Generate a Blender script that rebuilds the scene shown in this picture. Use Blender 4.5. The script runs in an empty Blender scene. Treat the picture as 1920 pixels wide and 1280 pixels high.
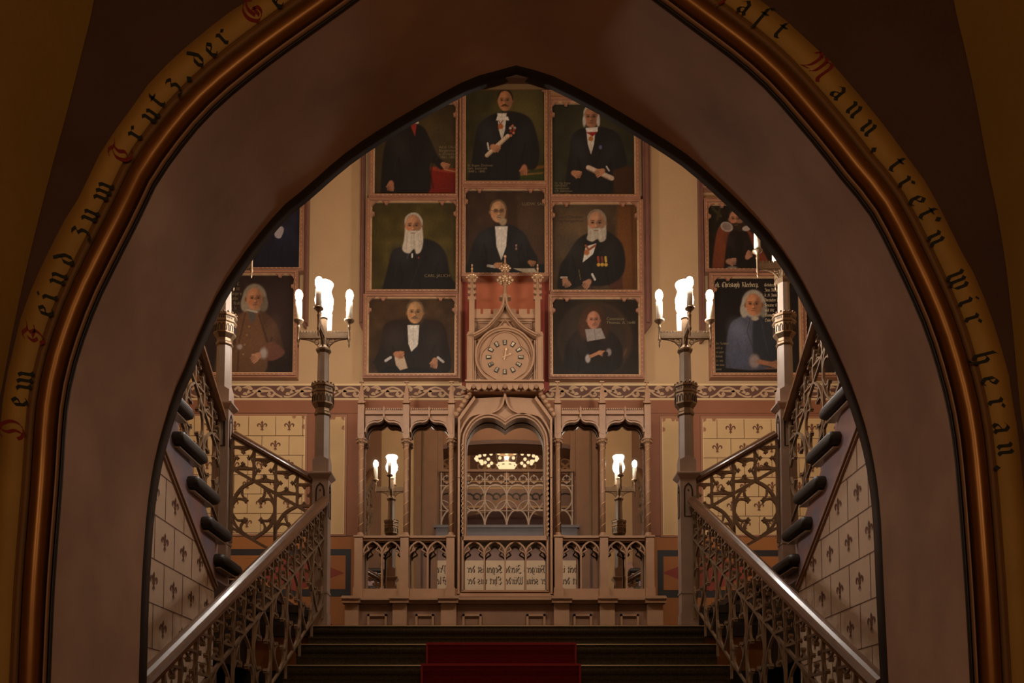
import bpy, math, random
import numpy as np
from mathutils import Vector, Matrix
random.seed(7)
PI = math.pi
SC = bpy.context.scene
COL = SC.collection

# ------------------------------------------------------------------ camera, light, exposure
FPX, VPX, VPY, PITCH = 1700.0, 950.0, 1407.0, math.radians(3.5)
CY = VPY - FPX * math.tan(PITCH)
cam_d = bpy.data.cameras.new('camera'); cam = bpy.data.objects.new('camera', cam_d); COL.objects.link(cam)
cam_d.sensor_width = 36.0; cam_d.lens = 36.0 * FPX / 1920
cam_d.shift_x = (960 - VPX) / 1920; cam_d.shift_y = (CY - 640) / 1920
cam_d.clip_start = 0.02; cam_d.clip_end = 60
cam.location = (0, 0, 0); cam.rotation_euler = (PI / 2 + PITCH, 0, 0)
SC.camera = cam
SC.view_settings.view_transform = 'Standard'; SC.view_settings.look = 'None'
SC.view_settings.gamma = 1.0; SC.view_settings.use_curve_mapping = False
SC.view_settings.exposure = 0.0
w = bpy.data.worlds.new('night'); SC.world = w; w.use_nodes = True
w.node_tree.nodes['Background'].inputs[0].default_value = (0.010, 0.008, 0.007, 1)
w.node_tree.nodes['Background'].inputs[1].default_value = 0.3
SC.cycles.max_bounces = 7; SC.cycles.diffuse_bounces = 4; SC.cycles.glossy_bounces = 4
SC.cycles.caustics_reflective = False; SC.cycles.caustics_refractive = False
SC.cycles.sample_clamp_indirect = 3.0

def lamp(name, loc, power, col=(1, .8, .58), r=.05):
    l = bpy.data.lights.new(name, 'POINT'); l.energy = power; l.color = col; l.shadow_soft_size = r
    o = bpy.data.objects.new(name, l); COL.objects.link(o); o.location = loc
    return o
E_STAIR, E_HALL, E_GALLERY = 68.0, 19.0, 60.0
lamp('stairwell_light', (0, 4.5, 5.15), E_STAIR, (1, .86, .68), .22)      # inside the hanging stairwell lantern
lamp('hall_fill_light', (-.75, -0.55, 1.35), E_HALL, (1, .80, .48), .06)         # two unseen fills added behind the camera to warm the front vault and rolls
lamp('hall_fill_light', (.75, -0.55, 1.35), E_HALL, (1, .80, .48), .06)
lamp('gallery_light', (0, 0.38, 5.30), E_GALLERY, (1, .74, .48), .015)      # inside the gallery chandelier

def P(px, py, D):
    """world (x, z) of photo pixel at depth y = D"""
    a = (px - VPX) / FPX; b = (CY - py) / FPX
    yc = math.cos(PITCH) - b * math.sin(PITCH)
    zc = b * math.cos(PITCH) + math.sin(PITCH)
    return a * D / yc, zc * D / yc

class Plane:
    """lengths on an upright plane at depth D (measured off the photo once, at the height pyref)"""
    def __init__(s, D, pyref):
        s.D = D; s.k = P(VPX + 1, pyref, D)[0]
    def x(s, px): return (px - VPX) * s.k
    def z(s, py): return P(VPX, py, s.D)[1]
    def p(s, px, py): return (s.x(px), s.z(py))
    def pp(s, pts): return [s.p(*q) for q in pts]

# ------------------------------------------------------------------ materials
def lin(c):
    return tuple(((v / 255) / 12.92 if v / 255 <= .04045 else ((v / 255 + .055) / 1.055) ** 2.4) for v in c)
MATS = {}
def mat(name, c, rough=.6, metal=0.0, noise=.12, scale=6.0, bump=0.0, coat=0.0, spec=.5):
    m = bpy.data.materials.new(name); m.use_nodes = True; nt = m.node_tree; b = nt.nodes['Principled BSDF']
    c = lin(c)
    b.inputs['Roughness'].default_value = rough; b.inputs['Metallic'].default_value = metal
    b.inputs['Specular IOR Level'].default_value = spec
    if coat: b.inputs['Coat Weight'].default_value = coat; b.inputs['Coat Roughness'].default_value = .12
    if noise or bump:
        tc = nt.nodes.new('ShaderNodeTexCoord'); n = nt.nodes.new('ShaderNodeTexNoise')
        n.inputs['Scale'].default_value = scale; n.inputs['Detail'].default_value = 5
        nt.links.new(tc.outputs['Object'], n.inputs['Vector'])
        mx = nt.nodes.new('ShaderNodeMix'); mx.data_type = 'RGBA'
        mx.inputs[6].default_value = (*[v * (1 - noise) for v in c], 1); mx.inputs[7].default_value = (*[min(1, v * (1 + noise)) for v in c], 1)
        rp = nt.nodes.new('ShaderNodeMapRange'); rp.inputs[1].default_value = .3; rp.inputs[2].default_value = .7
        nt.links.new(n.outputs['Fac'], rp.inputs[0]); nt.links.new(rp.outputs[0], mx.inputs[0])
        nt.links.new(mx.outputs[2], b.inputs['Base Color'])
        if bump:
            bp = nt.nodes.new('ShaderNodeBump'); bp.inputs['Strength'].default_value = bump; bp.inputs['Distance'].default_value = .01
            n2 = nt.nodes.new('ShaderNodeTexNoise'); n2.inputs['Scale'].default_value = scale * 12; n2.inputs['Detail'].default_value = 3
            nt.links.new(tc.outputs['Object'], n2.inputs['Vector'])
            nt.links.new(n2.outputs['Fac'], bp.inputs['Height']); nt.links.new(bp.outputs[0], b.inputs['Normal'])
    else:
        b.inputs['Base Color'].default_value = (*c, 1)
    MATS[name] = m; return m
def emat(name, col, strength):
    m = bpy.data.materials.new(name); m.use_nodes = True; nt = m.node_tree
    nt.nodes.remove(nt.nodes['Principled BSDF']); e = nt.nodes.new('ShaderNodeEmission')
    e.inputs[0].default_value = (*col, 1); e.inputs[1].default_value = strength
    nt.links.new(e.outputs[0], nt.nodes['Material Output'].inputs[0]); MATS[name] = m; return m

mat('tan_plaster', (190, 154, 112), .75, noise=.05, scale=3, bump=.15)
mat('terracotta', (138, 84, 54), .7, noise=.06, scale=5, bump=.1)
mat('frieze_dark', (96, 60, 46), .7, noise=.06)
mat('frieze_scroll', (184, 148, 112), .7, noise=.05)
mat('cream_line', (222, 190, 140), .7, noise=0)
mat('panel_cream', (198, 162, 112), .7, noise=.06, scale=4)
mat('panel_border', (154, 104, 72), .7, noise=.04)
mat('thin_line', (96, 56, 36), .7, noise=0)
mat('lily_brown', (104, 58, 34), .7, noise=0)
mat('ochre', (152, 92, 40), .7, noise=.08, scale=4)
mat('band_black', (34, 26, 24), .6, noise=.1)
mat('diamond_red', (130, 50, 32), .7, noise=.05)
mat('niche_orange', (176, 96, 62), .7, noise=.05)
mat('side_plaster', (204, 174, 148), .7, noise=.10, scale=3, bump=.15)
mat('side_trim', (158, 124, 104), .6, noise=.1)
mat('marbling', (146, 124, 120), .35, noise=.35, scale=4.5)
mat('carved_wood', (160, 120, 88), .5, noise=.08, scale=8, bump=.12)
mat('carved_dark', (130, 92, 66), .55, noise=.08, scale=8)
mat('frame_wood', (158, 110, 84), .42, noise=.12, scale=12, bump=.1)
mat('case_wood', (118, 78, 66), .38, noise=.1, scale=10)
mat('gilt', (200, 160, 120), .35, metal=.35, noise=.12, scale=20)
mat('stone', (172, 150, 138), .5, noise=.12, scale=9, bump=.12)
mat('stone_shaft', (158, 140, 128), .35, noise=.1, scale=9)
mat('bronze', (128, 104, 80), .38, metal=.55, noise=.15, scale=25)
mat('iron', (150, 128, 106), .38, metal=.45, noise=.15, scale=20)
mat('rail_wood', (100, 66, 42), .3, noise=.2, scale=14, coat=.35)
mat('tread', (48, 40, 36), .55, noise=.2, scale=12)
mat('carpet_dark', (90, 80, 64), .95, noise=.35, scale=90, bump=.5, spec=.1)
mat('nosing', (200, 180, 150), .35, metal=.6, noise=.1)
mat('carpet_red', (112, 26, 34), .95, noise=.15, scale=90, bump=.5, spec=.1)
mat('carpet_edge', (150, 44, 50), .9, noise=.1, scale=60)
mat('soffit_plaster', (190, 152, 128), .8, noise=.2, scale=2.8, bump=.06, spec=.25)
mat('edge_dark', (40, 28, 22), .4, noise=.1)
mat('roll_copper', (140, 92, 50), .33, metal=.7, noise=.08, scale=10)
mat('roll_light', (170, 124, 98), .35, noise=.05)
mat('band_ochre', (180, 134, 68), .7, noise=.10, scale=5, bump=.1)
mat('strip_brown', (128, 84, 40), .6, noise=.08)
mat('maroon', (86, 56, 46), .75, noise=.12, scale=3, bump=.1)
mat('vault_ochre', (168, 126, 60), .75, noise=.12, scale=2.0, bump=.15)
mat('letter_black', (30, 32, 28), .6, noise=0)
mat('letter_red', (128, 26, 26), .6, noise=0)
mat('mirror', (226, 222, 214), .012, metal=1.0, noise=0)
mat('candle', (235, 226, 210), .4, noise=.03)
mat('plaque_cream', (226, 202, 160), .45, noise=.05)
mat('plaque_black', (26, 20, 16), .4, noise=.05)
mat('ledge_stone', (112, 106, 108), .6, noise=.1)
mat('panel_mauve', (140, 112, 106), .7, noise=.08)
mat('panel_pale', (214, 188, 160), .7, noise=.06)
mat('gallery_iron', (176, 150, 130), .5, noise=.06)
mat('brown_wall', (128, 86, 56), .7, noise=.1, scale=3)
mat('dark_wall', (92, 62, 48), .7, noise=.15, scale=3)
mat('floor_stone', (96, 84, 72), .5, noise=.15, scale=4)
mat('ceiling_plaster', (176, 140, 96), .8, noise=.05)
mat('ink', (58, 40, 34), .7, noise=0)
mat('paint_text', (196, 176, 140), .6, noise=0)
mat('paint_text_dim', (120, 104, 74), .6, noise=0)
mat('lantern_iron', (52, 40, 30), .4, metal=.6)
m = MATS['marbling']; nt = m.node_tree
mx = [n for n in nt.nodes if n.type == 'MIX'][0]; mx.inputs[6].default_value = (*lin((188, 142, 128)), 1); mx.inputs[7].default_value = (*lin((132, 138, 168)), 1)
emat('bulb', (1.0, .91, .80), 300.0)
emat('vase_glow', (1.0, .91, .80), 140.0)
emat('pearl_glow', (1.0, .74, .42), 1.5)
emat('lantern_glow', (1.0, .75, .42), 2.0)

# ------------------------------------------------------------------ mesh builder
class MB:
    def __init__(s): s.v = []; s.f = []; s.mi = []; s.ms = []; s.M = Matrix.Identity(4); s.cur = 0; s.smooth = False; s.sm = []
    def m(s, name):
        if name not in s.ms: s.ms.append(name)
        s.cur = s.ms.index(name); return s
    def add(s, verts, faces):
        n = len(s.v)
        s.v += [tuple(s.M @ Vector(q)) for q in verts]
        for f in faces:
            s.f.append([i + n for i in f]); s.mi.append(s.cur); s.sm.append(s.smooth)
        return s
    def box(s, x0, x1, y0, y1, z0, z1):
        v = [(x, y, z) for x in (x0, x1) for y in (y0, y1) for z in (z0, z1)]
        return s.add(v, [(0, 1, 3, 2), (4, 6, 7, 5), (0, 4, 5, 1), (2, 3, 7, 6), (0, 2, 6, 4), (1, 5, 7, 3)])
    def poly(s, pts):
        return s.add(pts, [list(range(len(pts)))])
    def flat(s, pts, y):
        """polygon (x,z) on the plane y, facing -y"""
        a = sum(p[0] * q[1] - q[0] * p[1] for p, q in zip(pts, pts[1:] + pts[:1]))
        if a < 0: pts = pts[::-1]
        return s.add([(p[0], y, p[1]) for p in pts], [list(range(len(pts)))])
    def prism(s, pts, y0, y1):
        """(x,z) polygon extruded from y0 (front) to y1 (back)"""
        a = sum(p[0] * q[1] - q[0] * p[1] for p, q in zip(pts, pts[1:] + pts[:1]))
        if a < 0: pts = pts[::-1]
        n = len(pts)
        v = [(p[0], y0, p[1]) for p in pts] + [(p[0], y1, p[1]) for p in pts]
        return s.add(v, [list(range(n)), list(range(2 * n - 1, n - 1, -1))] + [(i, i + n, (i + 1) % n + n, (i + 1) % n) for i in range(n)])
    jit = 0
    def ribbon(s, pts, w, y0, y1, closed=False):
        """bar of width w following a 2D (x,z) polyline, between depths y0 and y1; w may be a list"""
        MB.jit = (MB.jit + 1) % 11; y0 -= MB.jit * .00012; y1 += MB.jit * .00012
        n = len(pts); L = []; R = []
        for i, p in enumerate(pts):
            if closed: a = pts[i - 1]; b = pts[(i + 1) % n]
            else: a = pts[max(0, i - 1)]; b = pts[min(n - 1, i + 1)]
            dx, dz = b[0] - a[0], b[1] - a[1]; l = math.hypot(dx, dz) or 1
            ww = (w[i] if isinstance(w, (list, tuple)) else w) / 2
            c = 1.0
            if 0 < i < n - 1 or closed:
                ax, az = p[0] - a[0], p[1] - a[1]; la = math.hypot(ax, az) or 1
                c = max(.5, abs((ax * dx + az * dz) / (la * l)))
            nx, nz = -dz / l * ww / c, dx / l * ww / c
            L.append((p[0] + nx, p[1] + nz)); R.append((p[0] - nx, p[1] - nz))
        v = []
        for (l_, r_) in zip(L, R): v += [(l_[0], y0, l_[1]), (r_[0], y0, r_[1]), (r_[0], y1, r_[1]), (l_[0], y1, l_[1])]
        f = []
        for i in range(n if closed else n - 1):
            a = 4 * i; b = 4 * ((i + 1) % n)
            f += [(a, b, b + 1, a + 1), (a + 1, b + 1, b + 2, a + 2), (a + 2, b + 2, b + 3, a + 3), (a + 3, b + 3, b, a)]
        if not closed: f += [(0, 1, 2, 3), (4 * n - 1, 4 * n - 2, 4 * n - 3, 4 * n - 4)]
        return s.add(v, f)
    def flatribbon(s, pts, w, y):
        n = len(pts); v = []
        for i, p in enumerate(pts):
            a = pts[max(0, i - 1)]; b = pts[min(n - 1, i + 1)]
            dx, dz = b[0] - a[0], b[1] - a[1]; l = math.hypot(dx, dz) or 1
            ww = (w[i] if isinstance(w, (list, tuple)) else w) / 2
            v += [(p[0] - dz / l * ww, y, p[1] + dx / l * ww), (p[0] + dz / l * ww, y, p[1] - dx / l * ww)]
        return s.add(v, [(2 * i, 2 * i + 1, 2 * i + 3, 2 * i + 2) for i in range(n - 1)])
    def lathe(s, prof, n=12, c=(0, 0, 0), rot=0.0, smooth=True):
        """profile [(r,z)] about the vertical through c"""
        old = s.smooth; s.smooth = smooth and n > 8
        v = []; f = []
        for (r, z) in prof:
            for k in range(n):
                a = rot + 2 * PI * k / n; v.append((c[0] + r * math.cos(a), c[1] + r * math.sin(a), c[2] + z))
        m_ = len(prof)
        for i in range(m_ - 1):
            for k in range(n):
                k2 = (k + 1) % n; f.append((i * n + k, i * n + k2, (i + 1) * n + k2, (i + 1) * n + k))
        f.append(list(range(n - 1, -1, -1))); f.append([(m_ - 1) * n + k for k in range(n)])
        s.add(v, f); s.smooth = old; return s
    def tube(s, pts, r, n=6, closed=False):
        old = s.smooth; s.smooth = True
        pts = [Vector(p) for p in pts]; N = len(pts); v = []; f = []; up = None
        for i, p in enumerate(pts):
            a = pts[i - 1] if (i or closed) else pts[0]; b = pts[(i + 1) % N] if (i < N - 1 or closed) else pts[-1]
            t = (b - a).normalized()
            if up is None: up = t.orthogonal().normalized()
            up = (up - t * up.dot(t)).normalized(); sd = t.cross(up)
            rr = r[i] if isinstance(r, (list, tuple)) else r
            for k in range(n):
                an = 2 * PI * k / n; v.append(tuple(p + up * math.cos(an) * rr + sd * math.sin(an) * rr))
        for i in range(N if closed else N - 1):
            for k in range(n):
                k2 = (k + 1) % n; j = (i + 1) % N
                f.append((i * n + k, i * n + k2, j * n + k2, j * n + k))
        if not closed: f += [list(range(n - 1, -1, -1)), [(N - 1) * n + k for k in range(n)]]
        s.add(v, f); s.smooth = old; return s
    def ball(s, c, r, sx=1, sz=1, n=8):
        pr = [(max(1e-4, r * sx * math.sin(PI * i / n)), -r * sz * math.cos(PI * i / n)) for i in range(n + 1)]
        return s.lathe(pr, n + 4, c)
    def loft(s, rings, closed=False, flip=False):
        """rings of equal length joined in order (open rings)"""
        n = len(rings[0]); v = [q for r in rings for q in r]; f = []
        for i in range(len(rings) - (0 if closed else 1)):
            j = (i + 1) % len(rings)
            for k in range(n - 1):
                q = (i * n + k, i * n + k + 1, j * n + k + 1, j * n + k)
                f.append(q[::-1] if flip else q)
        return s.add(v, f)
    def build(s, name, parent=None):
        me = bpy.data.meshes.new(name); me.from_pydata(s.v, [], s.f)
        for n_ in s.ms: me.materials.append(MATS[n_])
        me.polygons.foreach_set('material_index', s.mi); me.polygons.foreach_set('use_smooth', s.sm)
        me.validate(); me.update()
        o = bpy.data.objects.new(name, me); COL.objects.link(o)
        if parent is not None: o.parent = parent; o.matrix_parent_inverse = Matrix.Identity(4)
        if parent is not None and getattr(parent, 'type', '') == 'EMPTY' or parent is not None:
            pw = Matrix.Identity(4); q = parent
            chain = []
            while q is not None: chain.append(q); q = q.parent
            for q in reversed(chain): pw = pw @ Matrix.Translation(q.location) @ q.rotation_euler.to_matrix().to_4x4()
            inv = pw.inverted()
            me.transform(inv)
        return o
def tag(o, label=None, cat=None, group=None, kind=None):
    if label: o['label'] = label
    if cat: o['category'] = cat
    if group: o['group'] = group
    if kind: o['kind'] = kind
    return o
def thing(name, label, cat, loc=(0, 0, 0), group=None):
    o = bpy.data.objects.new(name, None); COL.objects.link(o); o.location = loc; o.empty_display_size = .1
    return tag(o, label, cat, group)
def copy_tree(o, parent=None):
    c = o.copy(); COL.objects.link(c)
    if parent is not None: c.parent = parent
    for ch in [q for q in COL.objects if q.parent == o]: copy_tree(ch, c)
    return c
def arc(cx, cz, r, a0, a1, n=10, rz=None):
    rz = rz or r
    return [(cx + r * math.cos(math.radians(a0 + (a1 - a0) * i / n)), cz + rz * math.sin(math.radians(a0 + (a1 - a0) * i / n))) for i in range(n + 1)]
def catmull(pts, k=6):
    out = []
    n = len(pts)
    for i in range(n - 1):
        p0, p1, p2, p3 = pts[max(0, i - 1)], pts[i], pts[i + 1], pts[min(n - 1, i + 2)]
        for j in range(k):
            t = j / k
            out.append(tuple(.5 * (2 * p1[d] + (p2[d] - p0[d]) * t + (2 * p0[d] - 5 * p1[d] + 4 * p2[d] - p3[d]) * t * t + (-p0[d] + 3 * p1[d] - 3 * p2[d] + p3[d]) * t ** 3) for d in range(len(p1))))
    out.append(tuple(pts[-1])); return out
def resample(pts, n):
    pts = [Vector(p) for p in pts]; L = [0]
    for a, b in zip(pts, pts[1:]): L.append(L[-1] + (b - a).length)
    out = []; j = 0
    for i in range(n + 1):
        t = L[-1] * i / n
        while j < len(pts) - 2 and L[j + 1] < t: j += 1
        d = L[j + 1] - L[j] or 1
        out.append(tuple(pts[j].lerp(pts[j + 1], (t - L[j]) / d)))
    return out

# ------------------------------------------------------------------ blackletter written with a broad nib
GL = {
 'i': ([[(-.1,.9),(.06,.78),(.06,.2),(.2,.06)], [(.02,1.28),(.1,1.2)]], .34),
 'n': ([[(-.1,.9),(.06,.78),(.06,.2),(.2,.06)], [(.1,.78),(.34,.95),(.46,.78),(.46,.2),(.6,.06)]], .74),
 'u': ([[(-.1,.92),(.06,.8),(.06,.22),(.22,.04),(.42,.2)], [(.34,.92),(.46,.8),(.46,.2),(.6,.06)]], .74),
 'm': ([[(-.1,.9),(.06,.78),(.06,.2),(.2,.06)], [(.1,.78),(.34,.95),(.46,.78),(.46,.2),(.58,.06)], [(.5,.78),(.74,.95),(.86,.78),(.86,.2),(1.0,.06)]], 1.14),
 'r': ([[(-.1,.9),(.06,.78),(.06,.2),(.2,.06)], [(.12,.8),(.3,.96),(.44,.84)]], .56),
 'e': ([[(.3,.52),(.44,.74),(.26,.98),(.06,.76),(.06,.24),(.24,.03),(.46,.2)], [(.08,.42),(.42,.68)]], .6),
 't': ([[(.1,1.2),(.06,1.1),(.06,.22),(.2,.04),(.36,.16)], [(-.1,.88),(.32,.88)]], .46),
 'a': ([[(.04,.78),(.22,.97),(.44,.78),(.44,.2),(.56,.05)], [(.42,.55),(.12,.42),(.04,.22),(.18,.04),(.42,.22)]], .72),
 'd': ([[(.02,1.3),(.2,1.08),(.44,.72),(.44,.28),(.24,.03),(.06,.24),(.06,.66),(.28,.9)]], .62),
 'z': ([[(-.04,.86),(.1,.97),(.36,.84),(.12,.58)], [(.12,.58),(.38,.42),(.36,.0),(.16,-.26),(-.02,-.16)]], .52),
 'h': ([[(.2,1.55),(.06,1.4),(.06,.18),(.2,.05)], [(.1,.76),(.34,.95),(.48,.76),(.48,.1),(.3,-.24),(.2,-.18)]], .72),
 'w': ([[(-.08,1.15),(.06,.98),(.06,.22),(.24,.04),(.46,.22)], [(.34,1.1),(.46,.96),(.46,.2),(.64,.04),(.88,.3)], [(.72,1.1),(.88,.92),(.88,.3)]], 1.1),
 'f': ([[(.36,1.36),(.22,1.46),(.06,1.26),(.06,-.2),(-.02,-.32)], [(-.1,.9),(.3,.9)]], .44),
 'b': ([[(.18,1.55),(.06,1.4),(.06,.22),(.24,.04),(.46,.28),(.46,.74),(.26,.96),(.08,.76)]], .64),
 's': ([[(.44,.86),(.24,.98),(.06,.8),(.1,.56),(.4,.44),(.44,.2),(.22,.03),(.0,.16)]], .58),
 'g': ([[(.44,.86),(.2,.97),(.06,.76),(.06,.3),(.2,.08),(.44,.26)], [(.3,.9),(.46,.84),(.46,.0),(.26,-.28),(.02,-.18)]], .64),
 'l': ([[(.18,1.55),(.06,1.4),(.06,.2),(.2,.05)]], .34),
 'S': ([[(.8,1.15),(.5,1.45),(.12,1.15),(.25,.8),(.7,.62),(.78,.22),(.4,-.02),(.0,.18)], [(.4,1.4),(.36,.3)]], .96),
 'ss': ([[(.3,1.36),(.06,1.26),(.06,-.25)], [(.2,1.4),(.46,1.2),(.26,.84),(.5,.4),(.26,.02),(.16,.1)]], .66),
 'k': ([[(.18,1.55),(.06,1.4),(.06,.2),(.2,.05)], [(.1,.74),(.36,.96),(.42,.76),(.14,.52),(.42,.1),(.54,.1)]], .64),
 'D': ([[(-.05,.1),(.3,-.04),(.72,.2),(.92,.7),(.75,1.25),(.35,1.42),(-.02,1.2)], [(.42,1.3),(.28,.9),(.38,.5),(.24,.1)], [(-.05,.1),(-.12,.3)]], 1.12),
 'F': ([[(-.1,1.15),(.15,1.38),(.5,1.2),(.95,1.42)], [(.5,1.2),(.34,.95),(.5,.72),(.36,.3),(.08,.0),(-.14,.18)], [(.1,.75),(.5,.72),(.8,.9)], [(.02,1.0),(-.1,.62),(.1,.4)]], 1.0),
 'T': ([[(-.1,1.2),(.2,1.42),(.55,1.25),(.95,1.42)], [(.3,1.2),(.02,.8),(.08,.25),(.45,-.02),(.85,.22)], [(.52,1.2),(.4,.85),(.52,.5),(.4,.25)]], 1.05),
 'G': ([[(.85,1.25),(.5,1.45),(.05,1.1),(-.02,.45),(.35,-.02),(.8,.2),(.85,.65),(.5,.8)], [(.45,1.35),(.3,.9),(.42,.35)], [(.6,.75),(.62,.2)]], 1.1),
 'M': ([[(-.1,1.1),(.05,1.4),(.3,1.15),(.22,.4),(-.1,.0)], [(.28,1.2),(.55,1.42),(.72,1.15),(.68,.4),(.45,.1)], [(.72,1.2),(1.0,1.4),(1.16,1.15),(1.12,.25),(1.3,.02)], [(-.1,.0),(.3,.15)]], 1.45),
 'H': ([[(.0,1.2),(.25,1.42),(.38,1.1),(.3,.3),(.0,.0)], [(.38,.7),(.7,.95),(.9,.7),(.85,.1),(.6,-.2)]], 1.05),
 'A': ([[(-.02,1.1),(.3,1.42),(.5,1.1),(.36,.3),(.0,.02)], [(.5,1.1),(.8,1.4),(.9,1.1),(.9,.2),(1.05,.05)], [(.3,.65),(.9,.65)]], 1.18),
 'B': ([[(.0,1.2),(.2,1.42),(.32,1.1),(.3,.1),(.0,.1)], [(.3,1.2),(.7,1.42),(.85,1.1),(.5,.78),(.9,.55),(.8,.1),(.4,-.02)]], 1.08),
 'Z': ([[(.0,1.25),(.4,1.42),(.75,1.15),(.35,.78)], [(.35,.78),(.8,.55),(.75,.1),(.35,-.1),(.0,.1)]], .98),
 'P': ([[(.0,1.2),(.2,1.42),(.32,1.1),(.3,-.2)], [(.3,1.2),(.7,1.42),(.9,1.05),(.8,.5),(.35,.35)]], 1.05),
 'E': ([[(.85,1.2),(.5,1.45),(.12,1.15),(.3,.78),(.0,.4),(.35,-.02),(.85,.2)], [(.3,.78),(.7,.86)]], 1.0),
 'K': ([[(.0,1.2),(.2,1.42),(.32,1.1),(.3,.2),(.05,.0)], [(.34,.75),(.7,1.35),(.85,1.2)], [(.4,.7),(.8,.45),(.8,.1),(1.0,.02)]], 1.15),
 'W': ([[(.0,1.4),(.1,1.2),(.1,.3),(.35,.0),(.55,.3),(.55,1.35)], [(.55,.3),(.85,.0),(1.1,.35),(1.1,1.1),(.85,1.42)]], 1.35),
 '.': ([[(.02,.16),(.12,.06)]], .3), ',': ([[(.04,.16),(.14,.04),(.02,-.2)]], .3), "'": ([[(.02,1.3),(.12,1.2)]], .26), ' ': ([], .5), '-': ([[(.0,.5),(.3,.5)]], .4),
 'o': ([[(.24,.97),(.05,.76),(.05,.24),(.24,.03),(.44,.24),(.44,.76),(.24,.97)]], .6), 'c': ([[(.42,.86),(.24,.97),(.05,.76),(.05,.24),(.24,.03),(.44,.2)]], .56),
 'p': ([[(-.06,.95),(.06,.8),(.06,-.4)], [(.08,.8),(.3,.97),(.46,.76),(.46,.26),(.26,.04),(.08,.18)]], .64), 'v': ([[(-.06,1.0),(.06,.86),(.06,.2),(.24,.03),(.46,.3),(.46,.8),(.26,1.0)]], .62),
 'y': ([[(-.06,1.0),(.06,.86),(.06,.24),(.24,.05),(.44,.2)], [(.46,.95),(.46,.0),(.2,-.35)]], .62), 'q': ([[(.44,.9),(.2,.97),(.05,.76),(.05,.24),(.24,.05),(.44,.2)], [(.46,.95),(.46,-.4)]], .62),
 'C': ([[(.8,1.25),(.5,1.45),(.05,1.1),(-.02,.45),(.35,-.02),(.8,.2)], [(.45,1.35),(.3,.8),(.42,.25)]], .98), 'J': ([[(.1,1.3),(.4,1.42),(.7,1.3),(.45,1.1),(.5,.2),(.2,-.25),(-.1,-.1)]], .86),
 'N': ([[(-.05,1.1),(.1,1.4),(.32,1.1),(.28,.3),(.0,.0)], [(.3,1.2),(.62,1.4),(.8,1.1),(.8,.3),(.95,.02)]], 1.1), 'V': ([[(.0,1.4),(.15,1.1),(.1,.3),(.4,.0),(.75,.4),(.75,1.1),(.5,1.42)]], .95), 'L': ([[(.5,1.4),(.2,1.2),(.3,.4),(.0,.02),(.4,.1),(.8,.0)]], .95),
 'R': ([[(.0,1.2),(.2,1.42),(.32,1.1),(.3,.1),(.05,.0)], [(.3,1.2),(.65,1.42),(.82,1.1),(.4,.75)], [(.45,.72),(.8,.5),(.8,.1),(1.0,.02)]], 1.15),
 '1': ([[(.0,1.0),(.12,1.2),(.12,.05)]], .34), '7': ([[(.0,1.15),(.4,1.15),(.15,.0)]], .5), '2': ([[(.0,1.0),(.2,1.2),(.38,.95),(.0,.05),(.42,.08)]], .54), '4': ([[(.3,.0),(.3,1.2),(.0,.4),(.45,.4)]], .56),
}
def glyph(mb, ch, M, y, nib=.17):
    """M maps glyph (x,y) -> (x,z) on the plane y"""
    st, adv = GL['u' if ch == 'ü' else 'a' if ch == 'ä' else 'o' if ch == 'o' and 'o' in GL else ch]
    st = list(st)
    if ch in 'üä' and len(ch) == 1: st += [[(.08, 1.3), (.16, 1.22)], [(.4, 1.3), (.48, 1.22)]]
    cap = ch.isupper() and len(ch) == 1
    nx, ny = math.cos(math.radians(38)) * nib / 2, math.sin(math.radians(38)) * nib / 2
    for s_ in st:
        if (cap or ch in 'sgz') and len(s_) > 2: s_ = catmull(s_, 5)
        for a, b in zip(s_, s_[1:]):
            q = [(a[0] - nx, a[1] - ny), (a[0] + nx, a[1] + ny), (b[0] + nx, b[1] + ny), (b[0] - nx, b[1] - ny)]
            ar = sum(u[0] * v[1] - v[0] * u[1] for u, v in zip(q, q[1:] + q[:1]))
            if abs(ar) < .004:      # along the nib: give the hairline a little body
                d = .035; q = [(a[0], a[1] - d), (a[0], a[1] + d), (b[0], b[1] + d), (b[0], b[1] - d)]
            mb.flat([M(*u) for u in q], y)
    return adv
# ------------------------------------------------------------------ key sizes
LAND = .861; RISE = .17; GOING = .347; Y1 = 6.23; YB = 8.5; YA = 3.1; YF = 2.49
HALL = -1.6; XO = 3.3; CEIL = 6.6; GALF = 3.2

# ------------------------------------------------------------------ the arch between hall and stairwell
bl = [(266,1280),(271,1110),(277,1010),(283,945),(295,870),(313,800),(334,735),(352,695),(372,645),(410,562),(446,505),(477,462),(532,397),(574,362),(655,292),(750,230),(870,163),(915,148),(968,133)]
br = [(1660,1280),(1651,1095),(1645,966),(1633,872),(1613,790),(1580,700),(1528,590),(1481,503),(1417,420),(1312,320),(1256,278),(1184,233),(1118,194),(1060,164),(1024,148),(968,133)]
fl = [(92,1280),(100,1100),(115,900),(119,830),(125,759),(137,697),(156,634),(183,564),(219,490),(265,400),(286,353),(336,279),(403,202),(504,118),(640,20),(720,-38),(800,-88),(880,-128),(962,-160)]
fr = [(1822,1280),(1812,1100),(1797,900),(1785,798),(1766,712),(1734,611),(1687,505),(1633,400),(1582,336),(1515,252),(1414,141),(1280,37),(1200,-22),(1120,-76),(1040,-120),(962,-160)]
NS = 40
def curve(pl, pr, D):
    L = resample(catmull([P(a, b, D) for a, b in pl]), NS); R = resample(catmull([P(a, b, D) for a, b in pr]), NS)
    pts = L + R[::-1][1:]
    a, b = pts[0], pts[-1]
    return [(a[0] - .01, HALL)] + pts + [(b[0] + .01, HALL)]
CB = curve(bl, br, YA); CF = curve(fl, fr, YF)
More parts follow.
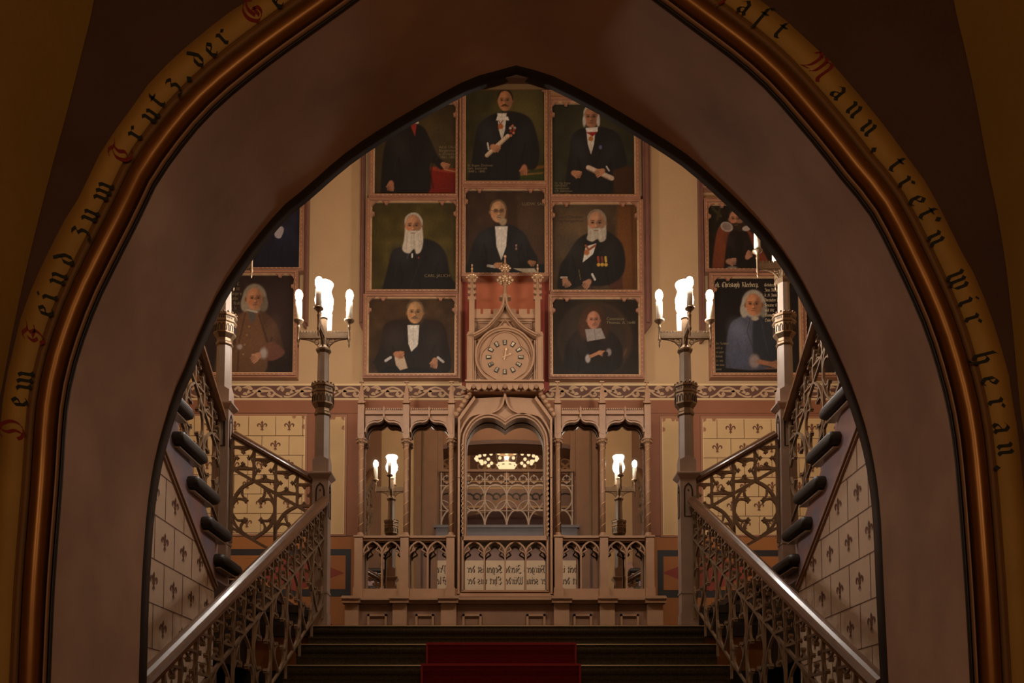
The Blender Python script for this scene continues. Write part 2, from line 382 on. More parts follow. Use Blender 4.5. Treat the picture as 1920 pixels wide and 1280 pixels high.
def normals(c):
    out = []
    for i in range(len(c)):
        a = c[max(0, i - 1)]; b = c[min(len(c) - 1, i + 1)]
        dx, dz = b[0] - a[0], b[1] - a[1]; l = math.hypot(dx, dz); out.append((-dz / l, dx / l))
    out[0] = (-1, 0); out[-1] = (1, 0)
    return out
NF = normals(CF); NB = normals(CB)
def off(c, n, o, y): return [(p[0] + q[0] * o, y, p[1] + q[1] * o) for p, q in zip(c, n)]
def sweep(mb, c, n, prof): 
    rings = [off(c, n, o, y) for o, y in prof]
    return mb.loft(rings)
# soffit and stairwell face
mb = MB().m('soffit_plaster'); mb.smooth = True
K = 6
rings = []
for k in range(K + 1):
    t = k / K
    rings.append([(a[0] + (b[0] - a[0]) * t, YA - .02 + (YF + .01 - YA + .02) * t, a[1] + (b[1] - a[1]) * t) for a, b in zip(CB, CF)])
mb.loft(rings)
mb.smooth = False
mb.m('tan_plaster')
outer = []
nL = NS + 2
for i, (x, z) in enumerate(CB):
    if x < .02:
        outer.append((-XO, YA, z) if z < 1.6 else (-XO + XO * max(0, (z - 1.6)) / .8, YA, GALF))
    else:
        outer.append((XO, YA, z) if z < 1.6 else (XO - XO * max(0, (z - 1.6)) / .8, YA, GALF))
mb.loft([outer, off(CB, NB, .012, YA)])
mb.poly([(-XO, YA, 1.55), (-XO, YA, GALF), (-XO + .3, YA, GALF)])
mb.poly([(XO, YA, 1.55), (XO - .3, YA, GALF), (XO, YA, GALF)])
# hall face
mb.m('maroon')
mb.loft([off(CF, NF, .165, YF - .012), off(CF, NF, 1.4, YF - .012)])
arch = tag(mb.build('wall_arch'), kind='structure')

def lw(z): return .011 + .010 * max(0, min(1, (z - 1.0) / 1.2))
mb = MB().m('edge_dark'); mb.smooth = True
ra = [[], [], [], []]
for (p, q) in zip(CB, NB):
    wd = lw(p[1])
    for r_, (o, y) in zip(ra, ((.55 * wd, YA - .035), (-.5 * wd, YA - .02), (-.8 * wd, YA + .02), (.012, YA + .03))):
        r_.append((p[0] + q[0] * o, y, p[1] + q[1] * o))
mb.loft(ra[::-1])
tag(mb.build('trim_1'), kind='structure')

def semi(o, y, r, n=8, a0=180, a1=0):
    return [(o - r * math.cos(math.radians(180 - (a0 + (a1 - a0) * i / n))) * 1.0, y - r * math.sin(math.radians(a0 + (a1 - a0) * i / n))) for i in range(n + 1)]
def halfround(o0, o1, y, d, n=8):
    c = (o0 + o1) / 2; r = (o1 - o0) / 2
    return [(c - r * math.cos(PI * i / n), y - d * math.sin(PI * i / n)) for i in range(n + 1)]
mb = MB(); mb.smooth = True
mb.m('edge_dark'); sweep(mb, CF, NF, [(0, YF + .012), (.001, YF), (.004, YF - .002), (.006, YF + .02), (.012, YF + .02)][::1])
mb.m('roll_light'); sweep(mb, CF, NF, halfround(.010, .019, YF + .004, .010))
mb.m('edge_dark'); sweep(mb, CF, NF, [(.019, YF + .004), (.022, YF + .02), (.026, YF + .02)])
mb.m('roll_copper'); sweep(mb, CF, NF, halfround(.024, .082, YF + .006, .034, 12))
mb.m('edge_dark'); sweep(mb, CF, NF, [(.082, YF + .006), (.084, YF - .004)])
mb.m('strip_brown'); sweep(mb, CF, NF, [(.084, YF - .004), (.086, YF - .012), (.098, YF - .014), (.100, YF - .008), (.101, YF - .016)])
tag(mb.build('trim_2'), kind='structure')

# painted motto band with its blackletter
YBAND = YF - .022
mb = MB().m('band_ochre'); mb.smooth = True
wob = [.170 + .003 * (1 if (i // 5) % 2 else -1) for i in range(len(CF))]
r0 = off(CF, NF, .101, YBAND); r1 = [(p[0] + q[0] * w_, YBAND, p[1] + q[1] * w_) for p, q, w_ in zip(CF, NF, wob)]
r2 = [(p[0] + q[0] * w_, YBAND + .014, p[1] + q[1] * w_) for p, q, w_ in zip(CF, NF, wob)]
mb.loft([[(a[0], YBAND + .008, a[2]) for a in r0], r0, r1, r2])
mb.smooth = False
letters = [('D',22,803),('e',37,753),('m',47,712),('F',66,622),('e',86,583),('i',94,556),('n',110,521),('d',122,485),('z',152,437),('u',170,403),('m',195,358),
 ('T',228,284),('r',256,250),('u',284,216),('t',297,189),('z',326,163),('.',355,148),('d',369,110),('e',396,94),('r',420,70),('G',474,20),('e',520,2),
 ('H',1352,-14),('a',1396,14),('f',1428,36),('t',1463,60),('M',1535,126),('a',1572,174),('n',1602,207),('n',1629,241),('.',1638,281),('t',1680,311),('r',1699,344),('e',1719,376),('t',1737,402),("'",1759,411),('n',1755,448),
 ('w',1793,528),('i',1811,567),('r',1824,600),('h',1843,672),('e',1856,714),('r',1868,757),('a',1877,802),('n',1885,843),('.',1869,877)]
TW = math.radians(0)
for ch, px, py in letters:
    x, z = P(px, py, YBAND)
    best = min(range(1, len(CF) - 1), key=lambda i: (CF[i][0] + NF[i][0] * .145 - x) ** 2 + (CF[i][1] + NF[i][1] * .145 - z) ** 2)
    nx, nz = NF[best]; tx, tz = nz, -nx           # reading direction runs clockwise
    s_ = .047 if not ch.isupper() else .048
    adv = GL[ch][1]; cxm = (adv - .14) / 2; cym = .5
    if ch.isupper(): cym = .68
    if ch in "hd": cym = .62
    if ch == '.' : cxm, cym = .07, .1
    if ch == "'": cxm, cym = .07, 1.2
    if ch == 'z': cym = .4
    mb.m('letter_red' if ch.isupper() else 'letter_black')
    def M(gx, gy):
        u = (gx - cxm) * s_; v = (gy - cym) * s_
        return (x + tx * u + nx * v, z + tz * u + nz * v)
    if ch in ".'":   # diamond point
        mb.flat([(x + .011 * nx, z + .011 * nz), (x + .008 * tx, z + .008 * tz), (x - .011 * nx, z - .011 * nz), (x - .008 * tx, z - .008 * tz)], YBAND - .0008)
    else:
        glyph(mb, ch, M, YBAND - .0008, .24)
tag(mb.build('trim_3'), kind='structure')

# ochre vault webs of the hall that close on the arch wall
vl = [(196,-160),(176,0),(153,100),(128,200),(101,300),(75,400),(48,510),(24,620),(5,720),(-12,800),(-45,1000),(-60,1500)]
vr = [(1762,-160),(1788,0),(1811,100),(1832,200),(1850,300),(1870,400),(1886,498),(1897,595),(1906,693),(1916,790),(1928,860),(1950,1000),(1965,1500)]
for pts, s_ in ((vl, -1), (vr, 1)):
    c = [P(a, b, YF - .014) for a, b in catmull(pts, 4)] + [(s_ * 1.5, HALL)]
    mb = MB().m('vault_ochre'); mb.smooth = True
    rings = []
    for t in (0, .15, .3, .5, .75, 1.0):
        y = YF - .014 - 3.6 * t
        g = 1.0 * (t ** .8) * .75
        rings.append([(x + s_ * g * max(0.2, min(1, (z + 1.6) / 3.2)), y, z) for x, z in c])
    mb.loft(rings, flip=(s_ < 0))
    tag(mb.build('wall_left_hall' if s_ < 0 else 'wall_right_hall'), kind='structure')

# hall and stairwell shell
def shell(name, mname, *b):
    m_ = MB().m(mname); m_.box(*b); return tag(m_.build(name), kind='structure')
shell('floor', 'floor_stone', -XO, XO, -1.3, YA, HALL - .1, HALL)
shell('floor_stair_pit', 'floor_stone', -XO, XO, YA, YB, HALL - .1, HALL)
shell('wall_hall_back', 'vault_ochre', -XO, XO, -1.35, -1.25, HALL, GALF - .1)
m_ = MB().m('floor_stone'); m_.box(-XO, XO, -1.3, YA, GALF - .1, GALF); tag(m_.build('floor_gallery'), kind='structure')
m_ = MB().m('vault_ochre'); m_.box(-2.6, 2.6, -1.25, YF, GALF - .3, GALF - .2); tag(m_.build('ceiling_hall'), kind='structure')
shell('ceiling', 'ceiling_plaster', -XO, XO, 2.4, YB, CEIL, CEIL + .1)
shell('wall_left', 'tan_plaster', -XO - .1, -XO, -1.3, YB, HALL, CEIL)
shell('wall_right', 'tan_plaster', XO, XO + .1, -1.3, YB, HALL, CEIL)

# stairwell face above the arch: gallery opening
m_ = MB().m('tan_plaster')
m_.box(-XO, -1.02, 2.55, YA, GALF, CEIL); m_.box(1.02, XO, 2.55, YA, GALF, CEIL)
m_.m('brown_wall')
head = arc(0, 3.2, 1.36, 138, 42, 14)
hz = [(x * 1.0, 4.66 + (z - 4.56) * .22) for x, z in head]
m_.prism([(-1.02, CEIL), (-1.02, hz[0][1])] + hz + [(1.02, hz[-1][1]), (1.02, CEIL)], 2.56, YA - .01)
m_.m('dark_wall'); m_.ribbon(hz, .06, YA - .03, YA + .02)
m_.m('carved_dark')
for s_ in (-1, 1):
    m_.box(s_ * 1.14 - .10, s_ * 1.14 + .10, YA, YA + .10, GALF - .85, 5.6)
    m_.box(s_ * 1.32 - .04, s_ * 1.32 + .04, YA, YA + .05, GALF - .85, 5.6)
    m_.box(s_ * 2.02 - .13, s_ * 2.02 + .13, YA, YA + .07, HALL, 5.9)
    m_.box(s_ * 1.0 - .04, s_ * 1.0 + .04, YA - .1, YA + .04, GALF + .1, 5.2)
tag(m_.build('wall_gallery_front'), kind='structure')
# room behind the gallery
yq = -1.24
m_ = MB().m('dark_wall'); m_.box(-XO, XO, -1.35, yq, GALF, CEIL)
m_.m('carved_wood')
for k in range(-5, 6):
    cx = k * .78 + .39
    for a in range(4):
        an = a * PI / 2
        m_.ribbon(arc(cx + .10 * math.cos(an), 5.66 + .08 * math.sin(an), .09, 0, 360, 12, .07)[:-1], .022, yq - .0, yq + .02, True)
    m_.box(cx + .34, cx + .44, yq, yq + .02, 5.3, 6.5)
m_.m('frieze_scroll')
for z0, z1 in ((5.20, 5.26), (4.82, 4.86), (5.34, 5.37)): m_.box(-2.6, 2.6, yq, yq + .02, z0, z1)
m_.m('panel_mauve'); m_.box(-2.6, 2.6, yq, yq + .012, 4.86, 5.2)
m_.m('band_black')
for k in range(-6, 7):
    cx = k * .39
    m_.ribbon(arc(cx, 5.02, .13, 200, -20, 10, .09), .03, yq, yq + .02); m_.ribbon(arc(cx + .19, 5.05, .07, 0, 300, 10, .06), .03, yq, yq + .02)
for o, mn, w_ in ((0, 'diamond_red', .13), (.22, 'panel_mauve', .10), (.38, 'carved_dark', .10), (-.12, 'carved_wood', .04)):
    f_ = 1 + o
    m_.m(mn); m_.ribbon([(-.72 * f_, 4.1), (-.50 * f_, 4.1 + .33 * f_), (-.26 * f_, 4.1 + .55 * f_), (0, 4.1 + .66 * f_), (.26 * f_, 4.1 + .55 * f_), (.50 * f_, 4.1 + .33 * f_), (.72 * f_, 4.1)], w_, yq, yq + .02)
tag(m_.build('wall_gallery_room'), kind='structure')
shell('ceiling_gallery', 'brown_wall', -XO, XO, -1.3, 2.6, CEIL, CEIL + .1)

# gallery parapet with the painted lines of verse (seen in the mirrors)
m_ = MB().m('panel_mauve'); m_.box(-1.32, 1.32, YA, YA + .03, 2.40, 3.12)
m_.m('panel_pale'); m_.box(-1.21, 1.21, YA + .03, YA + .034, 2.38, 2.84)
m_.m('ink')
yt = YA + .0352
MT = 0
def textline(mb, s, x0, x1, z, h, y, nib=.17):
    """s written right-to-left in x (reads from the mirror side), fitted from x0 to x1"""
    chars = []
    i = 0
    while i < len(s):
        if s[i] == 'ß': chars.append('ss')
        else: chars.append(s[i])
        i += 1
    adv = sum((GL['u' if c == 'ü' else 'a' if c == 'ä' else c][1] + .06) for c in chars)
    sx = (x1 - x0) / adv; u = x0
    for c in chars:
        a = GL['u' if c == 'ü' else 'a' if c == 'ä' else c][1] + .06
        glyph(mb, c, lambda gx, gy: (u + gx * sx, z + gy * h), y, nib)
        u += a * sx
textline(m_, 'Arbeit ist des Bürgers Zierde Segen ist der Mühe Preis,', 1.16, -1.14, 2.652, .080, yt, .26)
textline(m_, 'Ehrt den Kaiser seine Würde, Ehrt uns der Hände Fleiß.', 1.16, -1.14, 2.478, .080, yt, .26)
par = m_.build('inscription_panel'); tag(par, 'pale panel of blackletter verse reflected in the low mirrors', 'inscription')
m_ = MB().m('ledge_stone')
m_.box(-1.05, 1.05, YA - .3, YA + .16, GALF - .02, GALF + .10); m_.box(-1.08, 1.08, YA - .3, YA + .2, GALF + .10, GALF + .14); m_.box(-1.0, 1.0, YA, YA + .12, GALF - .10, GALF - .02)
tag(m_.build('trim_4'), kind='structure')
# gallery railing
gr = thing('gallery_railing', 'pale pierced gallery railing reflected in the middle mirror', 'railing', (0, YA + .08, GALF + .14))
m_ = MB().m('gallery_iron'); y0, y1 = YA + .06, YA + .085; zb = GALF + .14; zt = 4.17
m_.ribbon([(-1.0, zb + .01), (1.0, zb + .01)], .02, y0, y1); 
c = .3267
for k in range(7):
    x = -.98 + k * c; m_.ribbon([(x, zb), (x, zt)], .016, y0, y1)
for k in range(6):
    x = -.98 + k * c
    m_.ribbon(arc(x + c / 2, zb, c / 2, 180, 0, 10, .26), .018, y0, y1)
    m_.ribbon(arc(x + c / 2, zb + .44, c / 2, 0, 360, 20, .2), .018, y0, y1)
    m_.ribbon(arc(x, zb + .24, c / 2, 0, 180, 12, .16) if k else arc(x, zb + .24, c / 2, 0, 90, 8, .16), .012, y0, y1)
    for q in (0.25, .75):
        xx = x + c * q; zz = zt - .11
        for dx, dz in ((1, 0), (-1, 0), (0, 1), (0, -1)):
            m_.prism([(xx + dx * .07 - dz * .012, zz + dz * .07 - dx * .012), (xx + dx * .02, zz + dz * .02), (xx + dx * .07 + dz * .012, zz + dz * .07 + dx * .012)], y0, y1)
        m_.ribbon(arc(xx, zz, .055, 0, 360, 12), .010, y0, y1)
m_.ribbon([(-1, zb + .24), (1, zb + .24)], .012, y0, y1)
m_.ribbon([(-1, zt - .21), (1, zt - .21)], .016, y0, y1)
m_.build('ironwork', gr)
m_ = MB().m('carved_dark'); m_.box(-1.0, 1.0, YA + .04, YA + .11, zt, zt + .035); m_.build('handrail', gr)

# gallery chandelier
ch = thing('chandelier', 'glowing pierced chandelier behind the gallery seen in the middle mirror', 'chandelier', (0, .6, 5.3))
m_ = MB().m('bronze'); m_.lathe([(.015, .1), (.015, 1.3)], 8, (0, .6, 5.2)); m_.tube([(.20 * math.cos(a * PI / 8), .6 + .2 * math.sin(a * PI / 8), 5.34) for a in range(16)], .012, 6, True)
m_.tube([(.55 * math.cos(a * PI / 12), .6 + .3 * math.sin(a * PI / 12), 5.40) for a in range(24)], .010, 6, True)
m_.tube([(.15 * math.cos(a * PI / 8), .6 + .15 * math.sin(a * PI / 8), 5.08) for a in range(16)], .012, 6, True)
for a in range(8):
    an = a * PI / 4; m_.tube([(.15 * math.cos(an), .6 + .15 * math.sin(an), 5.08), (.2 * math.cos(an), .6 + .2 * math.sin(an), 5.34), (.55 * math.cos(an), .6 + .3 * math.sin(an), 5.40)], .008, 5)
m_.build('frame', ch)
for a in range(24):
    an = a * PI / 12; m_ = MB().m('pearl_glow')
    m_.ball((.55 * math.cos(an), .6 + .3 * math.sin(an), 5.22), .03); m_.build('pearl', ch)
    if a % 2: m_ = MB().m('pearl_glow'); m_.ball((.46 * math.cos(an), .6 + .26 * math.sin(an), 5.15), .03); m_.build('pearl', ch)
m_ = MB().m('pearl_glow'); m_.lathe([(.02, 0), (.13, .04), (.19, .13)], 8, (0, .6, 4.98), 0, False); m_.build('bowl', ch)

# stairwell lantern (above the frame) and two lanterns added around the hall fills, unseen behind the camera
def lantern(x, y, z, r, label, top):
    t = thing('hanging_lantern', label, 'lantern', (x, y, z), 'hanging lanterns')
    m = MB().m('lantern_iron'); m.lathe([(.008, 0), (.008, top - z - r)], 6, (x, y, z + r))
    for k in range(6):
        a = k * PI / 3; m.tube([(x + r * 1.1 * math.cos(a), y + r * 1.1 * math.sin(a), z - r * 1.1), (x + r * 1.1 * math.cos(a), y + r * 1.1 * math.sin(a), z + r * 1.1), (x, y, z + r * 1.4)], .006, 5)
    m.build('frame', t)
    return t
lantern(0, 4.5, 5.15, .26, 'iron stairwell lantern hanging high above the frame', CEIL)
lantern(-.75, -.55, 1.35, .1, 'added iron lantern around the left hall fill light, unseen behind the viewer', GALF - .3)
lantern(.75, -.55, 1.35, .1, 'added iron lantern around the right hall fill light, unseen behind the viewer', GALF - .3)
# ------------------------------------------------------------------ back wall with its painted decoration
W8 = Plane(YB, 700)
def lily(mb, cx, cz, h, y, hook=None):
    """fleur-de-lis of height h centred at cx,cz ; hook maps (u,v)->(x,z)"""
    f = hook or (lambda u, v: (cx + u * h, cz + v * h))
    def pl(pts): 
        pts = [f(*p) for p in pts]; mb.flat(pts, y) if y is not None else mb._custom(pts)
    pl([(0, .5), (.11, .34), (.07, .2), (.02, -.08), (-.02, -.08), (-.07, .2), (-.11, .34)])
    for s in (-1, 1):
        q = [(s * .03, -.08), (s * .06, .06), (s * .16, .22), (s * .3, .27), (s * .42, .2), (s * .46, .06), (s * .4, -.05), (s * .32, -.1)]
        r = [(s * .34, .02), (s * .32, .12), (s * .24, .15), (s * .16, .08), (s * .1, -.08)]
        L = [*q, *r]
        pl(L)
        pl([(s * .02, -.16), (s * .12, -.3), (s * .16, -.38), (s * .07, -.36), (s * .02, -.26)])
    pl([(-.12, -.08), (.12, -.08), (.12, -.14), (-.12, -.14)])
    pl([(-.03, -.14), (.03, -.14), (.035, -.36), (0, -.5), (-.035, -.36)])
def rectf(mb, x0, y0, x1, y1, yy, pl=W8):
    mb.flat([pl.p(x0, y0), pl.p(x1, y0), pl.p(x1, y1), pl.p(x0, y1)], yy)
m_ = MB().m('tan_plaster')
m_.box(-XO, XO, YB, YB + .15, W8.z(750), CEIL)
m_.m('terracotta'); m_.box(-XO, XO, YB, YB + .15, W8.z(1006), W8.z(750))
m_.m('ochre'); m_.box(-XO, XO, YB, YB + .15, HALL, W8.z(1006))
e = .0015
XL, XR = W8.x(300), W8.x(1600)
def band(m, a, b, yy): m_.m(m); m_.flat([(XL - .3, W8.z(a)), (XR + .3, W8.z(a)), (XR + .3, W8.z(b)), (XL - .3, W8.z(b))], yy)
band('cream_line', 719, 722.5, YB - e); band('frieze_dark', 723, 746, YB - e); band('cream_line', 747, 748.5, YB - e)
band('thin_line', 774, 775, YB - e)
# running scroll
m_.m('frieze_scroll')
def scroll(cx, flip):
    z0 = W8.z(735); k = W8.k
    def q(pts): return [(cx + flip * a * k, z0 + b * k) for a, b in pts]
    stem = catmull(q([(-40, -8), (-28, -9), (-16, -4), (-6, 5), (6, 9), (18, 5), (28, -4), (38, -9), (42, -8)]), 5)
    m_.flatribbon(stem, 3.2 * k, YB - 2 * e)
    for pts, w_ in (([(-22, 2), (-8, 2), (8, 2), (22, 2)], [1, 4, 3.4, 1]), ([(-2, 3), (-5, -4), (0, -8), (10, -8)], [4, 5, 3, .5]),
                    ([(26, -2), (20, -8), (14, -5), (17, -1)], [3, 3.5, 4, 4]), ([(30, 4), (36, 9), (41, 6), (38, 2)], [3, 3.5, 4, 4]), ([(-26, -2), (-20, 4), (-24, 9), (-36, 8)], [3, 6, 5, .5]),
                    ([(-34, -4), (-30, -3), (-26, -5)], [2, 4, 2])):
        pp = catmull(q(pts), 5); ww = [a * 1.35 * k for (a, _) in catmull([(v, 0) for v in w_], 5)]
        m_.flatribbon(pp, ww, YB - 3 * e)
for cx in range(330, 1600, 80):
    scroll(W8.x(cx + .5), 1 if cx < 950 else -1)
# block panels with lilies
def blockpanel(x0, x1, top, bot, side, yy=YB):
    m_.m('thin_line'); rectf(m_, x0 - 5, top - 6, x1 + 5, bot + 4.5, yy - e)
    m_.m('panel_border'); rectf(m_, x0 - 4, top - 5, x1 + 4, bot + 3.5, yy - 2 * e)
    m_.m('cream_line'); rectf(m_, x0, top, x1, bot, yy - 3 * e)
    m_.m('panel_cream'); rectf(m_, x0 + 1.4, top + .8, x1 - 1.4, bot - 1.4, yy - 4 * e)
    m_.m('panel_border')
    for x in (x0 + 1, x1 - 1):
        d = 1 if x < (x0 + x1) / 2 else -1
        m_.flat([W8.p(x + d * 16, top), W8.p(x + d * 24, top), W8.p(x + d * 22, top + 5), W8.p(x + d * 18, top + 5)], yy - 5 * e)
        m_.flat([W8.p(x, top + 15), W8.p(x + d * 5, top + 18), W8.p(x + d * 5, top + 23), W8.p(x, top + 25)], yy - 5 * e)
        m_.flat([W8.p(x, top), W8.p(x + d * 6, top), W8.p(x + d * 5, top + 4), W8.p(x, top + 7)], yy - 5 * e)
def blocks(x0, x1, top, bot, jx):
    r = 0; y = top
    while y < bot - 5:
        y2 = min(y + 36.3, bot)
        m_.m('thin_line')
        if y2 < bot: rectf(m_, x0 + 1, y2 - .5, x1 - 1, y2 + .4, YB - 6 * e)
        j = jx + (25.3 if r % 2 == 0 else 0)
        k = -12
        while k < 14:
            x = j + k * 50.6
            if x0 + 2 < x < x1 - 2: m_.m('thin_line'); rectf(m_, x - .45, y, x + .45, y2, YB - 6 * e)
            xc = x + 25.3
            if x0 + 10 < xc < x1 - 10 and y2 - y > 30:
                m_.m('lily_brown'); lily(m_, W8.x(xc), W8.z((y + y2) / 2), 21 * W8.k, YB - 6.5 * e)
            k += 1
        y = y2; r += 1
blockpanel(322, 574, 780, 1001, -1); blocks(322, 574, 781, 1000, 519.5 - 50.6 * .5 - .5)
blockpanel(1316, 1600, 785, 1002, 1); blocks(1316, 1600, 786, 1001, 1393 - 25.3)
blockpanel(600, 648, 782, 1001, 1)
blockpanel(1240, 1290, 785, 1003, 1)
m_.m('terracotta'); 
# dado: black frames with red lozenges
for (a, b, tip, cx) in ((330, 662, 650, 560), (1229, 1560, 1237, 1327)):
    m_.m('ochre')
    if a < 900: fr_ = [(a, 1029), (b, 1029), (b, 1118), (a, 1118)]
    else: fr_ = [(a, 1031), (b, 1031), (b, 1120), (a, 1120)]
    m_.m('band_black'); rectf(m_, fr_[0][0], fr_[0][1], fr_[2][0], fr_[2][1], YB - e)
    m_.m('ochre'); rectf(m_, fr_[0][0] + 11, fr_[0][1] + 12, fr_[2][0] - 10, fr_[2][1] - 14, YB - 2 * e)
    m_.m('thin_line'); m_.flat(W8.pp([(cx - 91, 1074), (cx, 1030 + 10), (cx + 91, 1074), (cx, 1110)]), YB - 3 * e) if False else None
    m_.m('diamond_red'); m_.flat(W8.pp([(cx - 90, 1074), (cx, 1038), (cx + 90, 1074), (cx, 1108)]), YB - 3 * e)
band('thin_line', 1003.5, 1006, YB - e)
# terracotta niche behind the clock
m_.m('diamond_red'); rectf(m_, 866, 516, 1030, 740, YB - 2 * e); m_.m('niche_orange'); rectf(m_, 893, 527, 1004, 600, YB - 3 * e)
tag(m_.build('wall_back'), kind='structure')

# ------------------------------------------------------------------ paintings
class Paint:
    def __init__(s, x0, y0, x1, y1, bg):
        s.x0, s.y0, s.x1, s.y1 = x0, y0, x1, y1
        s.nx = int((x1 - x0) * .85); s.ny = int((y1 - y0) * .85)
        X, Y = np.meshgrid(np.linspace(x0, x1, s.nx + 1), np.linspace(y0, y1, s.ny + 1))
        s.X, s.Y = X, Y
        s.C = np.zeros(X.shape + (3,)); s.C[:] = bg
        rng = np.random.RandomState(int(x0 + y0))
        n = rng.rand(12, 12)
        ix = (X - x0) / (x1 - x0) * 10.99; iy = (Y - y0) / (y1 - y0) * 10.99
        a = ix.astype(int); b = iy.astype(int); fx = ix - a; fy = iy - b
        s.noise = (n[b, a] * (1 - fx) * (1 - fy) + n[b, a + 1] * fx * (1 - fy) + n[b + 1, a] * (1 - fx) * fy + n[b + 1, a + 1] * fx * fy)
        s.C *= (.8 + .4 * s.noise)[..., None]
    def mix(s, a, c): s.C += (np.array(c, float) - s.C) * np.clip(a, 0, 1)[..., None]
    def ell(s, cx, cy, rx, ry, c, soft=.25, rot=0, al=1):
        r = math.radians(rot); dx = s.X - cx; dy = s.Y - cy
        u = (dx * math.cos(r) + dy * math.sin(r)) / rx; v = (-dx * math.sin(r) + dy * math.cos(r)) / ry
        d = np.sqrt(u * u + v * v); s.mix(al * np.clip((1 + soft / 2 - d) / soft, 0, 1), c); return s
    def poly(s, pts, c, soft=1.2, al=1, smooth=True):
        if smooth and len(pts) > 4: pts = catmull(pts + [pts[0]], 4)[:-1]
        ins = np.zeros(s.X.shape, bool); dist = np.full(s.X.shape, 1e9)
        n = len(pts)
        for i in range(n):
            (x1, y1), (x2, y2) = pts[i], pts[(i + 1) % n]
            c_ = (y1 > s.Y) != (y2 > s.Y)
            if y1 != y2: ins ^= c_ & (s.X < (x2 - x1) * (s.Y - y1) / (y2 - y1) + x1)
            L = (x2 - x1) ** 2 + (y2 - y1) ** 2 or 1
            t = np.clip(((s.X - x1) * (x2 - x1) + (s.Y - y1) * (y2 - y1)) / L, 0, 1)
            dist = np.minimum(dist, np.hypot(s.X - x1 - t * (x2 - x1), s.Y - y1 - t * (y2 - y1)))
        sd = np.where(ins, dist, -dist); s.mix(al * np.clip(.5 + sd / soft, 0, 1), c); return s
    def line(s, pts, w, c, soft=1.0, al=1):
        dist = np.full(s.X.shape, 1e9)
        for (x1, y1), (x2, y2) in zip(pts, pts[1:]):
            L = (x2 - x1) ** 2 + (y2 - y1) ** 2 or 1
            t = np.clip(((s.X - x1) * (x2 - x1) + (s.Y - y1) * (y2 - y1)) / L, 0, 1)
            dist = np.minimum(dist, np.hypot(s.X - x1 - t * (x2 - x1), s.Y - y1 - t * (y2 - y1)))
        s.mix(al * np.clip(.5 + (w / 2 - dist) / soft, 0, 1), c); return s
    def head(s, cx, cy, h, skin=(196, 140, 100), turn=0, hair=None, hairtop=True, beard=None, beardlen=0, mous=None, bald=0, glasses=False, sideb=None, wig=None):
        """h = half height of the face; turn -1..1 shifts the features sideways"""
        w_ = h * .74; t = turn * w_ * .28; dk = tuple(v * .62 for v in skin); lt = tuple(min(255, v * 1.13) for v in skin)
        if wig: s.ell(cx, cy - h * .1, w_ * 1.45, h * 1.25, wig, .15).ell(cx - w_ * 1.15, cy + h * .45, w_ * .5, h * .7, wig, .3).ell(cx + w_ * 1.15, cy + h * .45, w_ * .5, h * .7, tuple(v * .75 for v in wig), .3)
        if hair:
            s.ell(cx - t * .8, cy - h * .24, w_ * .98, h * .86, hair, .2)
        for e_ in (-1, 1):
            if e_ * turn <= .3: s.ell(cx + e_ * w_ * .98 - t * .5, cy + h * .05, w_ * .16, h * .2, dk, .4)
        s.ell(cx, cy, w_ * .96, h, skin, .12)
        s.ell(cx + w_ * .5, cy + h * .15, w_ * .55, h * .8, dk, .9, al=.55)
        s.ell(cx - w_ * .25 + t * .3, cy - h * .48, w_ * .5, h * .32, lt, .9, al=.7)
        if hair and hairtop: s.poly([(cx - w_ * 1.02, cy - h * .1), (cx - w_ * .95, cy - h * .75), (cx - w_ * .3, cy - h * 1.14), (cx + w_ * .5, cy - h * 1.08), (cx + w_ * 1.03, cy - h * .55), (cx + w_ * 1.0, cy - h * .05), (cx + w_ * .82, cy - h * .5), (cx + w_ * .3, cy - h * (.80 + bald)), (cx - w_ * .5, cy - h * (.78 + bald)), (cx - w_ * .85, cy - h * .45)], hair, 1.4)
        for e_ in (-1, 1):
            ex = cx + t + e_ * w_ * .38
            s.ell(ex, cy - h * .08, w_ * .22, h * .10, tuple(v * .5 for v in skin), .8, al=.8)
            s.line([(ex - w_ * .2, cy - h * .24), (ex + w_ * .2, cy - h * .25)], h * .07, tuple(v * .42 for v in skin), .9, .8)
            s.ell(ex, cy - h * .07, w_ * .09, h * .06, (30, 20, 14), .6)
        s.line([(cx + t + w_ * .06, cy - h * .1), (cx + t * 1.25 + w_ * .12, cy + h * .26)], h * .09, dk, 1.2, .8)
        s.ell(cx + t * 1.2 - w_ * .02, cy + h * .2, w_ * .13, h * .12, lt, .8, al=.8)
        s.ell(cx + t * 1.2 + w_ * .04, cy + h * .33, w_ * .18, h * .05, tuple(v * .5 for v in skin), .8, al=.8)
        s.ell(cx - w_ * .5 + t * .4, cy + h * .25, w_ * .25, h * .2, (min(255, skin[0] * 1.05), skin[1] * .82, skin[2] * .75), 1, al=.5)
        s.line([(cx + t - w_ * .24, cy + h * .53), (cx + t + w_ * .26, cy + h * .53)], h * .08, (120, 62, 48), .9, .9)
        if sideb:
            for e_ in (-1, 1): s.ell(cx + e_ * w_ * .92, cy + h * .35, w_ * .22, h * .55, sideb, .5)
        if beard:
            L = h * beardlen
            s.poly([(cx - w_ * .98, cy + h * .12), (cx - w_ * .6, cy + h * .38), (cx + t, cy + h * .36), (cx + w_ * .7, cy + h * .36), (cx + w_ * 1.0, cy + h * .1), (cx + w_ * (1.0 + .10 * beardlen), cy + h * .8 + L * .4), (cx + w_ * .85, cy + h * .95 + L * .9), (cx + w_ * .35, cy + h * 1.0 + L), (cx + w_ * .08, cy + h * .85 + L * .8), (cx - w_ * .5, cy + h * .98 + L), (cx - w_ * (1.0 + .2 * beardlen), cy + h * .85 + L * .85), (cx - w_ * (.95 + .08 * beardlen), cy + h * .7 + L * .3)], beard, 2.2)
